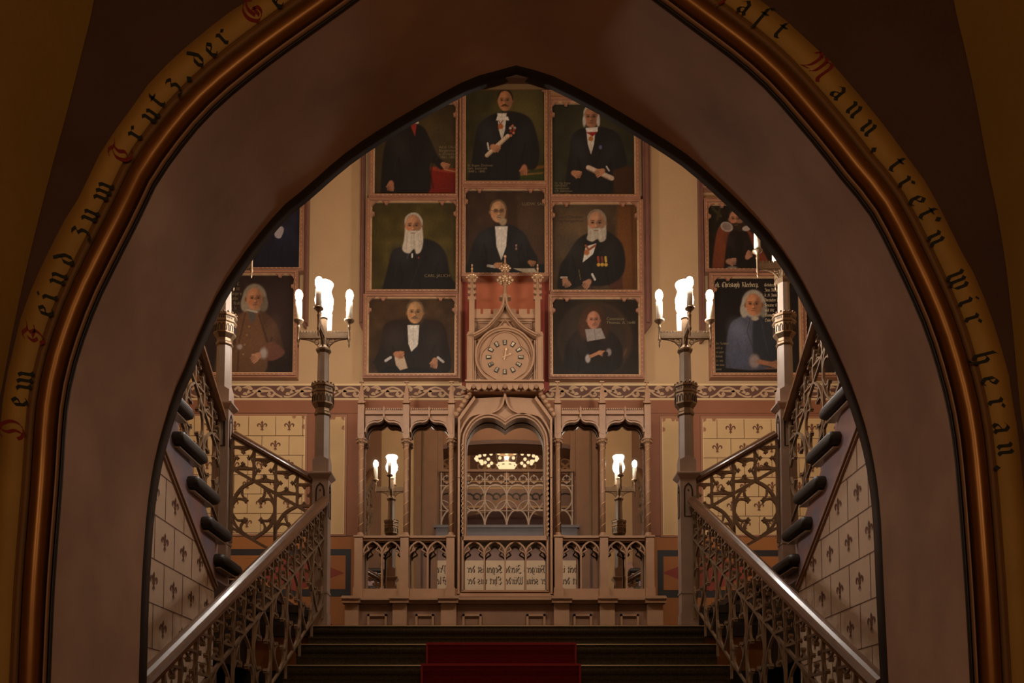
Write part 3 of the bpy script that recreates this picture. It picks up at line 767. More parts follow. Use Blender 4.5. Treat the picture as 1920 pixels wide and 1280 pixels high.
            [s.line([(cx + w_ * q, cy + h * .6), (cx + w_ * q * 1.2 + 1, cy + h * .85 + L * .8)], w_ * .09, tuple(v * f_ for v in beard), 2.5, .6) for q, f_ in ((-.7, .78), (-.45, 1.1), (-.2, .82), (.05, .72), (.3, 1.08), (.55, .76), (.8, .7))]
            s.line([(cx + t - w_ * .2, cy + h * .57), (cx + t + w_ * .2, cy + h * .57)], h * .08, (130, 80, 60), .9, .8)
        if mous: s.poly([(cx + t - w_ * .55, cy + h * .58), (cx + t - w_ * .2, cy + h * .36), (cx + t + w_ * .2, cy + h * .36), (cx + t + w_ * .55, cy + h * .58), (cx + t + w_ * .1, cy + h * .48), (cx + t - w_ * .1, cy + h * .48)], mous, 1.2)
        if glasses:
            for e_ in (-1, 1): 
                ex = cx + t + e_ * w_ * .38; s.line([(ex + w_ * .26 * math.cos(k * PI / 6), cy - h * .06 + h * .16 * math.sin(k * PI / 6)) for k in range(13)], .7, (70, 50, 36), .8)
            s.line([(cx + t - w_ * 1.0, cy - h * .12), (cx + t + w_ * .5, cy - h * .1)], .6, (70, 50, 36), .8)
        return s
    def hand(s, cx, cy, r, rot=0, c=(190, 132, 96), n=4):
        rr = math.radians(rot); ux, uy = math.cos(rr), math.sin(rr)
        s.ell(cx, cy, r, r * .72, c, .3, rot)
        for k in range(n):
            o = (k - (n - 1) / 2) * r * .42
            bx, by = cx + ux * r * .5 - uy * o, cy + uy * r * .5 + ux * o
            s.line([(bx, by), (bx + ux * r * (.9 - .08 * abs(k - 1)), by + uy * r * (.9 - .08 * abs(k - 1)))], r * .36, tuple(v * (1.05 - .07 * k) for v in c), .8)
            s.line([(bx - uy * r * .2, by + ux * r * .2), (bx + ux * r * .8 - uy * r * .2, by + uy * r * .8 + ux * r * .2)], .5, tuple(v * .5 for v in c), .7, .7)
        s.line([(cx - uy * r * .6, cy + ux * r * .6), (cx + ux * r * .6 - uy * r * .95, cy + uy * r * .6 + ux * r * .95)], r * .34, c, .8)
        return s
    def coat(s, pts, c=(34, 28, 26)):
        s.poly(pts, c, 3.2)
        cx = sum(q[0] for q in pts) / len(pts); y0 = min(q[1] for q in pts); y1 = max(q[1] for q in pts); x0 = min(q[0] for q in pts); x1 = max(q[0] for q in pts)
        lt = tuple(v * 1.7 + 8 for v in c); dk = tuple(v * .5 for v in c); W_ = x1 - x0; H_ = y1 - y0
        s.ell(cx - W_ * .26, y0 + H_ * .30, W_ * .13, H_ * .2, lt, 1.2, -25, .5); s.ell(cx + W_ * .27, y0 + H_ * .34, W_ * .10, H_ * .2, lt, 1.2, 20, .3)
        for e_ in (-1, 1):
            s.line([(cx + e_ * W_ * .06, y0 + H_ * .08), (cx + e_ * W_ * .11, y0 + H_ * .3), (cx, y0 + H_ * .62)], 1.3, dk, 1.6, .8)
            s.line([(cx + e_ * W_ * .075, y0 + H_ * .1), (cx + e_ * W_ * .125, y0 + H_ * .3)], .8, lt, 1.5, .6)
            s.line([(cx + e_ * W_ * .27, y0 + H_ * .45), (cx + e_ * W_ * .22, y0 + H_ * .7), (cx + e_ * W_ * .26, y0 + H_ * .9)], 2.0, dk, 3, .8)
            s.line([(cx + e_ * W_ * .31, y0 + H_ * .5), (cx + e_ * W_ * .33, y0 + H_ * .7)], 1.0, lt, 2.5, .5)
        s.line([(cx, y0 + H_ * .62), (cx + 1, y1)], 1.2, dk, 1.6, .9)
        return s
    def shirt(s, x, y0, y1, w0, w1, c=(216, 206, 190), tie=True):
        s.poly([(x - w0, y0), (x + w0, y0), (x + w1, y0 + (y1 - y0) * .6), (x, y1), (x - w1, y0 + (y1 - y0) * .6)], c, 1.2, smooth=False)
        s.line([(x, y0 + 4), (x + .5, y1 - 3)], .7, tuple(v * .82 for v in c), .8)
        if tie: s.poly([(x - 5, y0 + 1), (x, y0 + 3.2), (x + 5, y0 + 1), (x + 5, y0 + 6.5), (x, y0 + 4), (x - 5, y0 + 6.5)], (236, 228, 214), .8, smooth=False)
        return s
    def finish(s):
        rng = np.random.RandomState(int(s.x1 * 3 + s.y1))
        g = rng.rand(*s.X.shape); g = (g + np.roll(g, 1, 0) + np.roll(g, 2, 0) + np.roll(g, 1, 1)) / 4
        s.C *= (.86 + .28 * g)[..., None]
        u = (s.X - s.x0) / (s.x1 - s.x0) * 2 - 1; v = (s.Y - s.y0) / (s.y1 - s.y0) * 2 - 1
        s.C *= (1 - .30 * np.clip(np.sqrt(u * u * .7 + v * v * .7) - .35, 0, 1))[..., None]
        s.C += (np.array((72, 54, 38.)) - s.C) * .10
    def mesh(s, name, pl, y, parent):
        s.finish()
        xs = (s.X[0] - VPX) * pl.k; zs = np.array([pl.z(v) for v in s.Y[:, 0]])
        nx, ny = s.nx + 1, s.ny + 1
        co = np.zeros((ny, nx, 3)); co[..., 0] = xs[None, :]; co[..., 1] = y; co[..., 2] = zs[:, None]
        idx = np.arange(nx * ny).reshape(ny, nx)
        q = np.stack([idx[1:, :-1], idx[1:, 1:], idx[:-1, 1:], idx[:-1, :-1]], -1).reshape(-1, 4)
        me = bpy.data.meshes.new(name)
        me.vertices.add(nx * ny); me.vertices.foreach_set('co', (co - np.array(parent.location)).ravel())
        me.loops.add(q.size); me.loops.foreach_set('vertex_index', q.ravel().astype(np.int32))
        me.polygons.add(len(q)); me.polygons.foreach_set('loop_start', np.arange(0, q.size, 4, dtype=np.int32)); me.polygons.foreach_set('loop_total', np.full(len(q), 4, np.int32))
        at = me.color_attributes.new('paint', 'FLOAT_COLOR', 'POINT')
        c = np.clip(s.C, 0, 255) / 255; c = np.where(c <= .04045, c / 12.92, ((c + .055) / 1.055) ** 2.4)
        rgba = np.ones((ny * nx, 4)); rgba[:, :3] = c.reshape(-1, 3); at.data.foreach_set('color', rgba.ravel().astype(np.float32))
        me.materials.append(MATS['oil_paint']); me.validate(); me.update()
        o = bpy.data.objects.new(name, me); COL.objects.link(o); o.parent = parent
        return o
m = bpy.data.materials.new('oil_paint'); m.use_nodes = True; nt = m.node_tree
vc = nt.nodes.new('ShaderNodeVertexColor'); vc.layer_name = 'paint'; nt.links.new(vc.outputs[0], nt.nodes['Principled BSDF'].inputs['Base Color'])
nt.nodes['Principled BSDF'].inputs['Roughness'].default_value = .5; nt.nodes['Principled BSDF'].inputs['Specular IOR Level'].default_value = .3; MATS['oil_paint'] = m

def font_text(txt, x, z, size, y, mname, parent, align='LEFT', name='lettering'):
    c = bpy.data.curves.new(name, 'FONT'); c.body = txt; c.size = size; c.align_x = align; c.space_line = .95
    t = bpy.data.objects.new('tmp', c); COL.objects.link(t)
    me = bpy.data.meshes.new_from_object(t.evaluated_get(bpy.context.evaluated_depsgraph_get()))
    bpy.data.objects.remove(t)
    me.transform(Matrix.Translation((x, y, z)) @ Matrix.Rotation(PI / 2, 4, 'X'))
    me.transform(Matrix.Translation(-Vector(parent.location)))
    me.materials.clear(); me.materials.append(MATS[mname]); me.name = name
    o = bpy.data.objects.new(name, me); COL.objects.link(o); o.parent = parent; return o

PT = Plane(8.44, 450)
def old_text(lines, px, py, dpy, hpx, mname, parent, wpx=None):
    """lines of blackletter painted on a canvas; px,py = start, dpy = line step, hpx = x-height in wall units"""
    m_ = MB().m(mname); h = hpx * PT.k
    for r, t_ in enumerate(lines):
        x = PT.x(px); z = PT.z(py + r * dpy)
        for c in t_:
            x += (glyph(m_, c, lambda gx, gy: (x + gx * h * .8, z + gy * h), 8.4385, .22) + .08) * h * .8
    return m_.build('lettering', parent)
def frame(par, x0, y0, x1, y1, wd, depth=.05, wb=None):
    """moulded frame around opening; wd = (left, top, right, bottom) widths in px"""
    L, T, R, B = wd
    m = MB(); yb = 8.50
    def strip(a, b, yf, mname, inner):
        m.m(mname)
        xo0, yo0, xo1, yo1 = x0 - L * a, y0 - T * a, x1 + R * a, y1 + B * a
        xi0, yi0, xi1, yi1 = x0 - L * b, y0 - T * b, x1 + R * b, y1 + B * b
        o = PT.pp([(xo0, yo0), (xo1, yo0), (xo1, yo1), (xo0, yo1)]); i = PT.pp([(xi0, yi0), (xi1, yi0), (xi1, yi1), (xi0, yi1)])
        v = [(p[0], yf, p[1]) for p in o] + [(p[0], yf, p[1]) for p in i] + [(p[0], yb, p[1]) for p in o] + [(p[0], yb, p[1]) for p in i]
        f = []
        for k in range(4):
            j = (k + 1) % 4; f += [(k, j, 4 + j, 4 + k)][::1]; f += [(k, 8 + k, 8 + j, j), (4 + k, 4 + j, 12 + j, 12 + k)]
        m.add(v, [q[::-1] for q in f])
    strip(1.0, .72, 8.415, 'frame_wood', 0); strip(.72, .34, 8.40, 'frame_wood', 0); strip(.34, 0, 8.42, 'gilt', 0)
    # beads along the middle
    m.m('gilt')
    n = int((x1 - x0) / 8)
    for k in range(n + 1):
        x = x0 + (x1 - x0) * k / n
        for yy in (y1 + B * .53,):
            p = PT.p(x, yy); m.prism([(p[0] - .009, p[1]), (p[0], p[1] - .005), (p[0] + .009, p[1]), (p[0], p[1] + .005)], 8.395, 8.402)
    n = int((y1 - y0) / 8)
    for k in range(n + 1):
        y = y0 + (y1 - y0) * k / n
        for xx in (x0 - L * .53, x1 + R * .53):
            p = PT.p(xx, y); m.prism([(p[0] - .005, p[1]), (p[0], p[1] - .009), (p[0] + .005, p[1]), (p[0], p[1] + .009)], 8.395, 8.402)
    # cusped nibs and top fillet
    m.m('frame_wood')
    for x in (x0 + 26, x1 - 26):
        m.prism(PT.pp([(x - 8, y0 - 1), (x + 8, y0 - 1), (x + 3, y0 + 1.5), (x + 2.5, y0 + 4.5), (x - 2.5, y0 + 4.5), (x - 3, y0 + 1.5)]), 8.41, 8.435)
    for s, x in ((1, x0), (-1, x1)):
        m.prism(PT.pp([(x - s, y0 + 14), (x + s * 1.5, y0 + 19), (x + s * 4.5, y0 + 19.5), (x + s * 4.5, y0 + 24.5), (x + s * 1.5, y0 + 25), (x - s, y0 + 31)]), 8.41, 8.435)
        m.prism(PT.pp([(x - s, y0 - 1), (x + s * 12, y0 - 1), (x + s * 5, y0 + 1), (x + s * 1.5, y0 + 5), (x - s, y0 + 10)]), 8.41, 8.435)
    return m.build('frame', par)
def portrait(x0, y0, x1, y1, wd, label, bg, group='portraits on the back wall'):
    cx, cz = PT.p((x0 + x1) / 2, y1)
    t = thing('portrait_painting', label, 'painting', (cx, 8.5, cz), group)
    frame(t, x0, y0, x1, y1, wd)
    p = Paint(x0 - 1, y0 - 1, x1 + 1, y1 + 1, bg)
    return t, p
BLK = (30, 25, 24)
# 1 top left
t, p = portrait(702, 196, 854, 365, (11, 13, 5, 9), 'painting of standing man in long black coat beside red table, top left', (66, 54, 32))
p.ell(800, 280, 50, 60, (84, 68, 38), 1.2, al=.6)
p.poly([(798, 366), (800, 312), (858, 322), (858, 366)], (132, 28, 22), 1.5, smooth=False); p.poly([(800, 312), (858, 316), (858, 326), (800, 318)], (160, 56, 36), 1.5, smooth=False)
p.coat([(712, 366), (716, 300), (724, 262), (745, 240), (768, 232), (792, 238), (806, 262), (820, 292), (836, 308), (826, 318), (806, 306), (800, 366)], (24, 22, 24))
p.poly([(768, 228), (780, 232), (777, 256), (770, 240)], (150, 48, 40), 1); p.line([(764, 228), (782, 230)], 4, (220, 208, 190)); p.head(771, 208, 19, hair=(90, 70, 52), beard=(90, 70, 52), beardlen=.1)
p.hand(732, 346, 8, 95, (190, 122, 90)); p.hand(832, 309, 7, 25, (192, 128, 92)); p.line([(834, 318), (856, 322)], 2, (196, 150, 100), 1.5)
cv = p.mesh('canvas', PT, 8.44, t); font_text('Ad.d. TAUBE\nBürgermstr\nu. Ehrenbürger\n 1861-1881.', PT.x(822), PT.z(278), .036, 8.4385, 'paint_text_dim', t)
# 2 top centre
t, p = portrait(873, 148, 1021, 341, (8, 10, 8, 12), 'painting of stout man with moustache holding rolled scroll, top centre', (58, 54, 28))
p.ell(985, 215, 42, 60, (104, 92, 48), 1.4, al=.8)
p.poly([(958, 342), (966, 322), (1022, 318), (1022, 342)], (56, 66, 28), 2, smooth=False); p.line([(968, 322), (995, 316), (1022, 312)], 6, (130, 84, 34), 3); p.line([(975, 328), (1018, 324)], 3, (150, 104, 44), 2)
p.coat([(878, 342), (884, 300), (890, 262), (898, 232), (925, 214), (958, 208), (992, 220), (1006, 250), (1012, 290), (1002, 318), (975, 316), (968, 342)], (26, 26, 28))
p.head(947, 189, 19, (186, 128, 88), -.2, hair=(34, 24, 16), mous=(50, 34, 20), bald=.16)
p.shirt(941, 212, 264, 9, 6); p.poly([(932, 218), (941, 222), (952, 218), (955, 226), (941, 224), (930, 226)], (232, 224, 210), 1, smooth=False); p.line([(935, 226), (938, 232), (943, 226)], 1.4, (120, 40, 30)); p.ell(938.5, 237, 5, 5, (176, 96, 50), .4)
p.line([(913, 291), (952, 255)], 8, (216, 188, 158), 1.2); p.line([(914, 294), (953, 258)], 2, (160, 130, 100), 1.5)
p.line([(914, 268), (916, 280)], 3, (220, 210, 200)); p.hand(926, 276, 8, 20); p.hand(983, 316, 8, 95, (186, 120, 86))
for (a, b) in ((957, 240), (961, 236), (965, 240), (958, 246), (963, 249), (958, 254), (964, 243)): p.ell(a, b, 2.6, 2.6, random.choice([(196, 110, 80), (200, 180, 160), (150, 50, 40)]), .6)
p.mesh('canvas', PT, 8.44, t); font_text('Ri. Eugen Zöckmer\nGeh. Justizrath\n1848 u. 1890.', PT.x(876), PT.z(312), .032, 8.4385, 'paint_text_dim', t)
# 3 top right
t, p = portrait(1036, 196, 1190, 366, (5, 13, 11, 10), 'painting of white whiskered man with red neck order and scroll, top right', (44, 46, 32))
p.ell(1110, 245, 60, 50, (64, 64, 42), 1.3, al=.7); p.poly([(1145, 366), (1145, 312), (1192, 312), (1192, 366)], (66, 40, 26), 3, smooth=False)
p.coat([(1060, 366), (1062, 330), (1068, 290), (1072, 258), (1085, 244), (1108, 238), (1132, 238), (1160, 250), (1172, 280), (1176, 310), (1150, 322), (1146, 366)], (26, 27, 30))
p.head(1110, 220, 19.5, (184, 128, 94), -.1, hair=(214, 206, 190), bald=.1, sideb=(210, 204, 192))
p.shirt(1109, 240, 290, 9, 6); p.poly([(1099, 240), (1122, 238), (1122, 247), (1101, 247)], (232, 224, 212), 1, smooth=False); p.poly([(1100, 248), (1122, 247), (1112, 256)], (150, 34, 28), 1, smooth=False); p.ell(1109, 260, 4.6, 4.6, (180, 110, 54), .4)
p.line([(1104, 314), (1148, 334)], 9, (214, 186, 160), 1.2); p.line([(1103, 318), (1146, 338)], 2, (150, 118, 92), 1.5); p.hand(1128, 322, 8, 150); p.hand(1079, 325, 8, 15); p.line([(1138, 312), (1143, 320)], 2.5, (220, 212, 200)); p.ell(1127, 276, 3, 4, (90, 90, 130), .5)
p.mesh('canvas', PT, 8.44, t); font_text('Dr. Hg. Franz\nHENSHEIT\nGerichtsrath\na.D. Advocaten\n1840 u. 1886.', PT.x(1040), PT.z(345), .028, 8.4385, 'paint_text_dim', t)
# 4 middle left
t, p = portrait(698, 381, 855, 544, (12, 7, 5, 8), 'painting of old man with long white beard against olive ground', (78, 66, 28))
p.coat([(716, 546), (726, 508), (736, 470), (756, 462), (775, 450), (800, 448), (820, 456), (836, 476), (844, 515), (850, 546)], (25, 24, 26))
p.head(775, 424, 22, (192, 136, 98), -.15, hair=(196, 186, 168), beard=(206, 192, 172), beardlen=1.35, bald=.15)
p.line([(765, 476), (764, 484)], 3, (60, 60, 66)); p.line([(773, 476), (773, 482)], 3, (214, 208, 200)); p.line([(790, 480), (770, 540)], 1, (44, 42, 44), 2); p.ell(785, 483, 1.6, 1.8, (150, 60, 50), .5)
p.mesh('canvas', PT, 8.44, t); font_text('CARL JAUCH', PT.x(796), PT.z(519.5), .043, 8.4385, 'paint_text_dim', t)
# 5 middle centre
t, p = portrait(873, 358, 1021, 513, (8, 5, 8, 6), 'painting of man with glasses and goatee at desk with papers', (62, 42, 32))
p.ell(1000, 420, 40, 60, (84, 62, 44), 1.3, al=.7); p.poly([(930, 360), (968, 360), (970, 440), (925, 440)], (48, 32, 22), 6, al=.7, smooth=False)
p.coat([(876, 500), (880, 480), (888, 455), (900, 436), (925, 424), (945, 420), (965, 424), (985, 440), (996, 462), (1008, 485), (1000, 500), (960, 495), (925, 506)], (26, 26, 28))
p.poly([(872, 515), (872, 496), (905, 500), (960, 492), (1022, 496), (1022, 515)], (20, 24, 26), 2, smooth=False)
p.head(934, 397, 20, (196, 146, 104), .35, hair=(112, 88, 62), mous=(150, 130, 104), beard=None, glasses=True, bald=.2); p.poly([(936, 411), (944, 409), (950, 412), (948, 420), (942, 423), (937, 419)], (160, 138, 108), 3)
p.shirt(940, 424, 488, 12, 9)
p.line([(915, 498), (928, 500)], 5, (214, 206, 192)); p.hand(932, 497, 7, -5, (190, 132, 92), 3); p.hand(995, 492, 6, 20, (186, 128, 88)); p.poly([(962, 503), (1002, 503), (1008, 512), (990, 514)], (206, 192, 164), 1, smooth=False)
for b in (460, 466): p.ell(968, b, 1.8, 2.5, (150, 110, 100), .5)
p.mesh('canvas', PT, 8.44, t); font_text('LUDW. SAB.', PT.x(979), PT.z(385), .042, 8.4385, 'paint_text_dim', t)
# 6 middle right
t, p = portrait(1036, 384, 1194, 545, (5, 8, 12, 8), 'painting of seated grey bearded man wearing three medals', (74, 56, 40))
p.ell(1075, 430, 30, 60, (116, 92, 62), 1.3, al=.7); p.poly([(1158, 384), (1194, 384), (1194, 546), (1150, 546)], (128, 74, 34), 8, al=.8, smooth=False); p.line([(1185, 386), (1188, 544)], 4, (86, 46, 22), 4, .7)
p.poly([(1146, 522), (1166, 520), (1168, 546), (1140, 546)], (86, 48, 36), 2, smooth=False)
p.coat([(1044, 540), (1050, 500), (1062, 480), (1080, 452), (1100, 438), (1130, 430), (1155, 444), (1168, 462), (1172, 495), (1162, 522), (1130, 536), (1090, 535), (1065, 546)], (26, 25, 25))
p.head(1119, 419, 23, (188, 136, 102), -.25, hair=(150, 132, 112), beard=(184, 172, 152), beardlen=.5, bald=.2)
p.poly([(1092, 492), (1098, 462), (1118, 456), (1112, 476), (1100, 486)], (216, 208, 192), 1, smooth=False); p.line([(1098, 460), (1104, 468), (1116, 460)], 4, (140, 74, 50)); p.ell(1100, 473, 5, 5.5, (170, 100, 56), .4)
for k, x in enumerate((1121, 1128, 1135)): p.line([(x, 482), (x + 1, 490)], 4, [(150, 60, 40), (120, 50, 40), (200, 160, 60)][k]); p.ell(x + 1, 496, 3.4, 3.4, (206, 160, 70), .4)
p.line([(1052, 520), (1062, 520)], 4, (216, 208, 196)); p.hand(1060, 527, 8, 60, (196, 140, 104)); p.line([(1110, 514), (1115, 524)], 4, (216, 208, 196)); p.hand(1102, 530, 8, 130, (190, 132, 100)); p.line([(1085, 505), (1088, 524)], .9, (150, 120, 60))
p.mesh('canvas', PT, 8.44, t); font_text('Eduard Deumer\nOberbürgermstr', PT.x(1040), PT.z(409), .042, 8.4385, 'ink', t)
# 7 bottom left
t, p = portrait(694, 561, 853, 701, (11, 8, 8, 9), 'painting of bald seated man holding white paper', (76, 52, 30))
p.ell(776, 640, 60, 44, (44, 28, 20), .5); p.poly([(716, 640), (724, 606), (760, 598), (800, 598), (830, 606), (840, 640), (838, 702), (714, 702)], (38, 26, 20), 3)
p.coat([(700, 680), (718, 650), (732, 622), (752, 610), (776, 604), (800, 606), (822, 622), (836, 650), (846, 682), (820, 702), (740, 702)], (34, 27, 25))
p.poly([(706, 702), (730, 686), (800, 690), (850, 702)], (18, 16, 20), 2, smooth=False)
p.head(779, 586, 20.5, (198, 146, 98), -.1, hair=(120, 96, 70), mous=(110, 92, 74), bald=.42)
p.shirt(776, 609, 668, 11, 9); p.poly([(770, 662), (776, 672), (786, 662), (782, 650)], (28, 28, 34), 1.5)
p.poly([(741, 668), (758, 664), (766, 690), (752, 694), (744, 684)], (208, 180, 150), 1, smooth=False); p.line([(725, 676), (734, 670)], 5, (220, 212, 204)); p.hand(747, 664, 8, 5, (186, 124, 88)); p.line([(822, 670), (832, 678)], 4.5, (220, 212, 204)); p.hand(816, 678, 8, 100, (190, 130, 98))
p.mesh('canvas', PT, 8.44, t)
# 8 bottom right
t, p = portrait(1036, 562, 1195, 703, (8, 8, 11, 9), 'dark oval portrait of long haired figure with white bands', (38, 28, 20))
p.ell(1114, 636, 70, 72, (62, 44, 28), .08); p.ell(1110, 634, 62, 64, (50, 38, 28), .1); p.line(arc(1110, 632, 66, 20, 100, 10, 68), 4, (110, 72, 40), 4, .8)
p.coat([(1056, 690), (1060, 650), (1074, 625), (1095, 614), (1125, 612), (1150, 625), (1165, 652), (1160, 690), (1110, 704)], (26, 20, 18))
p.ell(1112, 598, 23, 27, (70, 42, 26), .25); p.ell(1097, 612, 13, 24, (72, 44, 28), .5); p.ell(1129, 612, 13, 24, (56, 34, 22), .5)
p.head(1112, 600, 17, (184, 122, 94), .15)
p.poly([(1096, 617), (1126, 615), (1134, 634), (1100, 640)], (150, 138, 130), 1.2, smooth=False); p.line([(1113, 618), (1116, 637)], .8, (96, 86, 80))
p.ell(1101, 672, 5, 8, (170, 160, 156), .5); p.line([(1106, 668), (1124, 660)], 6, (176, 118, 82)); p.hand(1124, 661, 6, 0, (180, 122, 86), 3); p.ell(1140, 660, 5, 7, (140, 130, 124), .6); p.ell(1134, 663, 5, 4, (20, 14, 12), .5)
p.mesh('canvas', PT, 8.44, t); font_text('Canonicus\nThomas. A. 1648', PT.x(1136), PT.z(600), .040, 8.4385, 'paint_text_dim', t)
# 9 left upper, 10 left lower
t, p = portrait(430, 340, 562, 503, (16, 12, 9, 6), 'dark blue painting cut by the arch on the left', (30, 32, 50))
p.coat([(450, 504), (470, 440), (505, 420), (540, 440), (552, 504)], (24, 26, 44)); p.poly([(514, 432), (526, 424), (532, 430), (526, 446), (516, 444)], (168, 158, 160), 1.2); p.head(500, 395, 20, hair=(120, 100, 80))
p.mesh('canvas', PT, 8.44, t)
t, p = portrait(388, 517, 553, 699, (10, 8, 8, 10), 'painting of grey wigged man in brown coat with lace cuffs', (42, 30, 26))
p.ell(520, 580, 50, 60, (56, 40, 38), 1.3, al=.8)
p.coat([(405, 700), (415, 640), (435, 600), (462, 582), (480, 578), (500, 586), (522, 610), (534, 650), (532, 668), (500, 672), (470, 700)], (78, 54, 40))
p.poly([(452, 590), (470, 580), (488, 584), (502, 640), (500, 700), (436, 700), (446, 640)], (108, 74, 50), 4); p.line([(463, 584), (452, 640), (450, 696)], 2, (60, 40, 30), 3, .8); p.line([(488, 590), (504, 640)], 3, (56, 38, 28), 3, .8)
p.ell(476, 575, 15, 12, (128, 110, 92), .6)
p.head(479, 560, 21, (188, 128, 90), .3, wig=(150, 134, 112)); p.poly([(466, 580), (478, 584), (482, 592), (476, 606), (470, 596)], (86, 78, 72), 1.2); p.line([(466, 581), (484, 585)], 3, (184, 170, 152))
for (a, b) in ((470, 612), (466, 628), (462, 646), (460, 664)): p.ell(a, b, 1.8, 1.8, (150, 116, 70), .5)
p.poly([(488, 656), (512, 640), (536, 656), (532, 668), (508, 676)], (112, 70, 56), 2); p.ell(498, 662, 7, 10, (176, 160, 150), .7); p.hand(486, 668, 9, 140, (188, 132, 100)); p.ell(453, 650, 5, 5, (168, 150, 140), .7)
p.mesh('canvas', PT, 8.44, t); old_text(['Herr C.', 'geb. 1712', 'Bürger u', 'Raths', 'd. Stadt', 'in Ze'], 434, 535, 9, 4.4, 'paint_text_dim', t)
# 11 right top sliver, 12 right upper, 13 right lower, 14 far right
t, p = portrait(1326, 230, 1480, 347, (8, 8, 10, 7), 'topmost painting of the right column, only its lower corner showing', (40, 30, 22)); p.coat([(1350, 348), (1370, 300), (1400, 280), (1440, 300), (1450, 348)]); p.head(1400, 262, 16, hair=(60, 40, 30)); p.mesh('canvas', PT, 8.44, t)
t, p = portrait(1328, 386, 1480, 505, (8, 12, 10, 6), 'painting of bearded man in red brown robe and white ruff', (30, 24, 18))
p.line([(1335, 388), (1352, 405)], 5, (70, 60, 30), 3); p.line([(1352, 385), (1345, 412)], 4, (60, 54, 28), 3)
p.poly([(1334, 506), (1338, 470), (1346, 430), (1360, 418), (1378, 430), (1368, 506)], (126, 60, 34), 2); p.poly([(1398, 425), (1412, 440), (1430, 470), (1445, 506), (1420, 506), (1404, 460)], (120, 54, 34), 2)
p.coat([(1356, 506), (1366, 440), (1385, 430), (1402, 436), (1418, 506)], (24, 18, 18))
p.head(1381, 411, 19, (186, 128, 96), -.1, hair=(50, 36, 26), beard=(46, 32, 24), beardlen=.2)
p.ell(1363, 425, 12, 9, (176, 160, 146), .12, 20); p.ell(1363, 425, 9, 6.5, (140, 118, 106), .3, 20); p.ell(1400, 428, 8, 5, (176, 160, 146), .3, -10)
p.hand(1368, 490, 8, 0, (176, 122, 96)); p.hand(1402, 480, 7, -60, (180, 124, 96)); p.ell(1372, 502, 10, 3, (150, 140, 128), .6)
p.mesh('canvas', PT, 8.44, t)
t, p = portrait(1337, 523, 1494, 700, (9, 9, 10, 9), 'painting of white haired man in blue coat below inscription', (22, 18, 20))
p.coat([(1357, 690), (1358, 650), (1366, 610), (1384, 594), (1405, 588), (1425, 594), (1448, 612), (1466, 650), (1470, 690), (1420, 698)], (74, 76, 90))
p.poly([(1410, 596), (1428, 592), (1455, 630), (1462, 685), (1415, 680), (1408, 640)], (40, 44, 52), 3); p.line([(1424, 600), (1436, 660)], 1.2, (60, 64, 74), 2)
p.ell(1380, 648, 16, 30, (82, 86, 106), 1, al=.7)
p.poly([(1357, 660), (1400, 664), (1406, 684), (1370, 690)], (78, 82, 102), 2)
p.head(1411, 571, 21, (190, 126, 86), -.1, wig=(172, 160, 142)); p.ell(1413, 597, 7, 4, (180, 164, 140), .5)
p.ell(1411, 677, 10, 13, (150, 130, 124), .5); p.line([(1420, 678), (1440, 682), (1462, 690)], 9, (168, 110, 80), 2.5); p.line([(1440, 682), (1464, 674)], 6, (158, 104, 76), 2.5); p.line([(1432, 690), (1462, 694)], 2, (140, 80, 50), 1.5)
p.poly([(1337, 702), (1337, 688), (1400, 694), (1494, 690), (1494, 702)], (20, 14, 12), 2, smooth=False)
p.mesh('canvas', PT, 8.44, t); old_text(['Joh. Christoph Kleeberg.'], 1335, 538, 9, 6.6, 'paint_text', t)
old_text(['Gebohren in', 'Zum Bürger a', 'd. 24 Junii 17', 'Vorsteher d', 'Senator 17', 'und 1742', 'Bauverst.', 'Ende v. 17'], 1432, 537, 9.4, 4.2, 'paint_text', t)
old_text(['Der Nachwelt', 'nach ge', 'ein guter', 'Gedenk', 'Le. sein', 'von deme', 'grosse'], 1339, 646, 8, 3.3, 'paint_text_dim', t)
t, p = portrait(1508, 560, 1640, 700, (4, 8, 8, 9), 'dark painting at the far right half hidden by the arch', (36, 28, 22)); p.coat([(1530, 702), (1545, 640), (1575, 620), (1600, 640), (1620, 702)]); p.head(1575, 595, 18, hair=(70, 50, 34)); p.mesh('canvas', PT, 8.44, t)

# case mouldings that hold the portraits together
def moulding(label, pieces, cusp=None):
    m_ = MB()
    for mn, a, b, y0, y1, d in pieces: m_.m(mn); m_.box(PT.x(a), PT.x(b), d, 8.5, PT.z(y1), PT.z(y0))
    if cusp: m_.prism(PT.pp(cusp), 8.43, 8.5)
    tag(m_.build('case_moulding'), label, 'moulding', 'mouldings around the portraits')
moulding('purple brown upright moulding left of the middle portraits', [('case_wood', a, b, 150, 606, d) for a, b, d in ((675, 678, 8.44), (678, 681, 8.41), (681, 683, 8.43))], [(675, 606), (683, 606), (683, 622), (680, 616)])
moulding('purple brown upright moulding right of the middle portraits', [('case_wood', a, b, 150, 606, d) for a, b, d in ((1216, 1221, 8.44), (1210, 1216, 8.41), (1206, 1210, 8.43))], [(1206, 606), (1221, 606), (1212, 618), (1207, 624)])
moulding('slim rail between left and middle columns of portraits', [('frame_wood', 861.2, 864.6, 150, 712, 8.40)])
moulding('slim rail between middle and right columns of portraits', [('frame_wood', 1029.2, 1030.8, 150, 548, 8.40)])
moulding('narrow shelf moulding below the desk portrait, behind the clock finial', [('frame_wood', 866, 1028, 519.5, 523, 8.38)])
moulding('dark upright moulding beside the blue painting on the left', [('case_wood', 571.5, 575, 200, 612, 8.43), ('case_wood', 575, 578, 200, 606, 8.41)])
moulding('dark upright moulding at the left edge of the right column', [('case_wood', 1311, 1315, 200, 640, 8.43), ('case_wood', 1315, 1318, 200, 636, 8.41)])
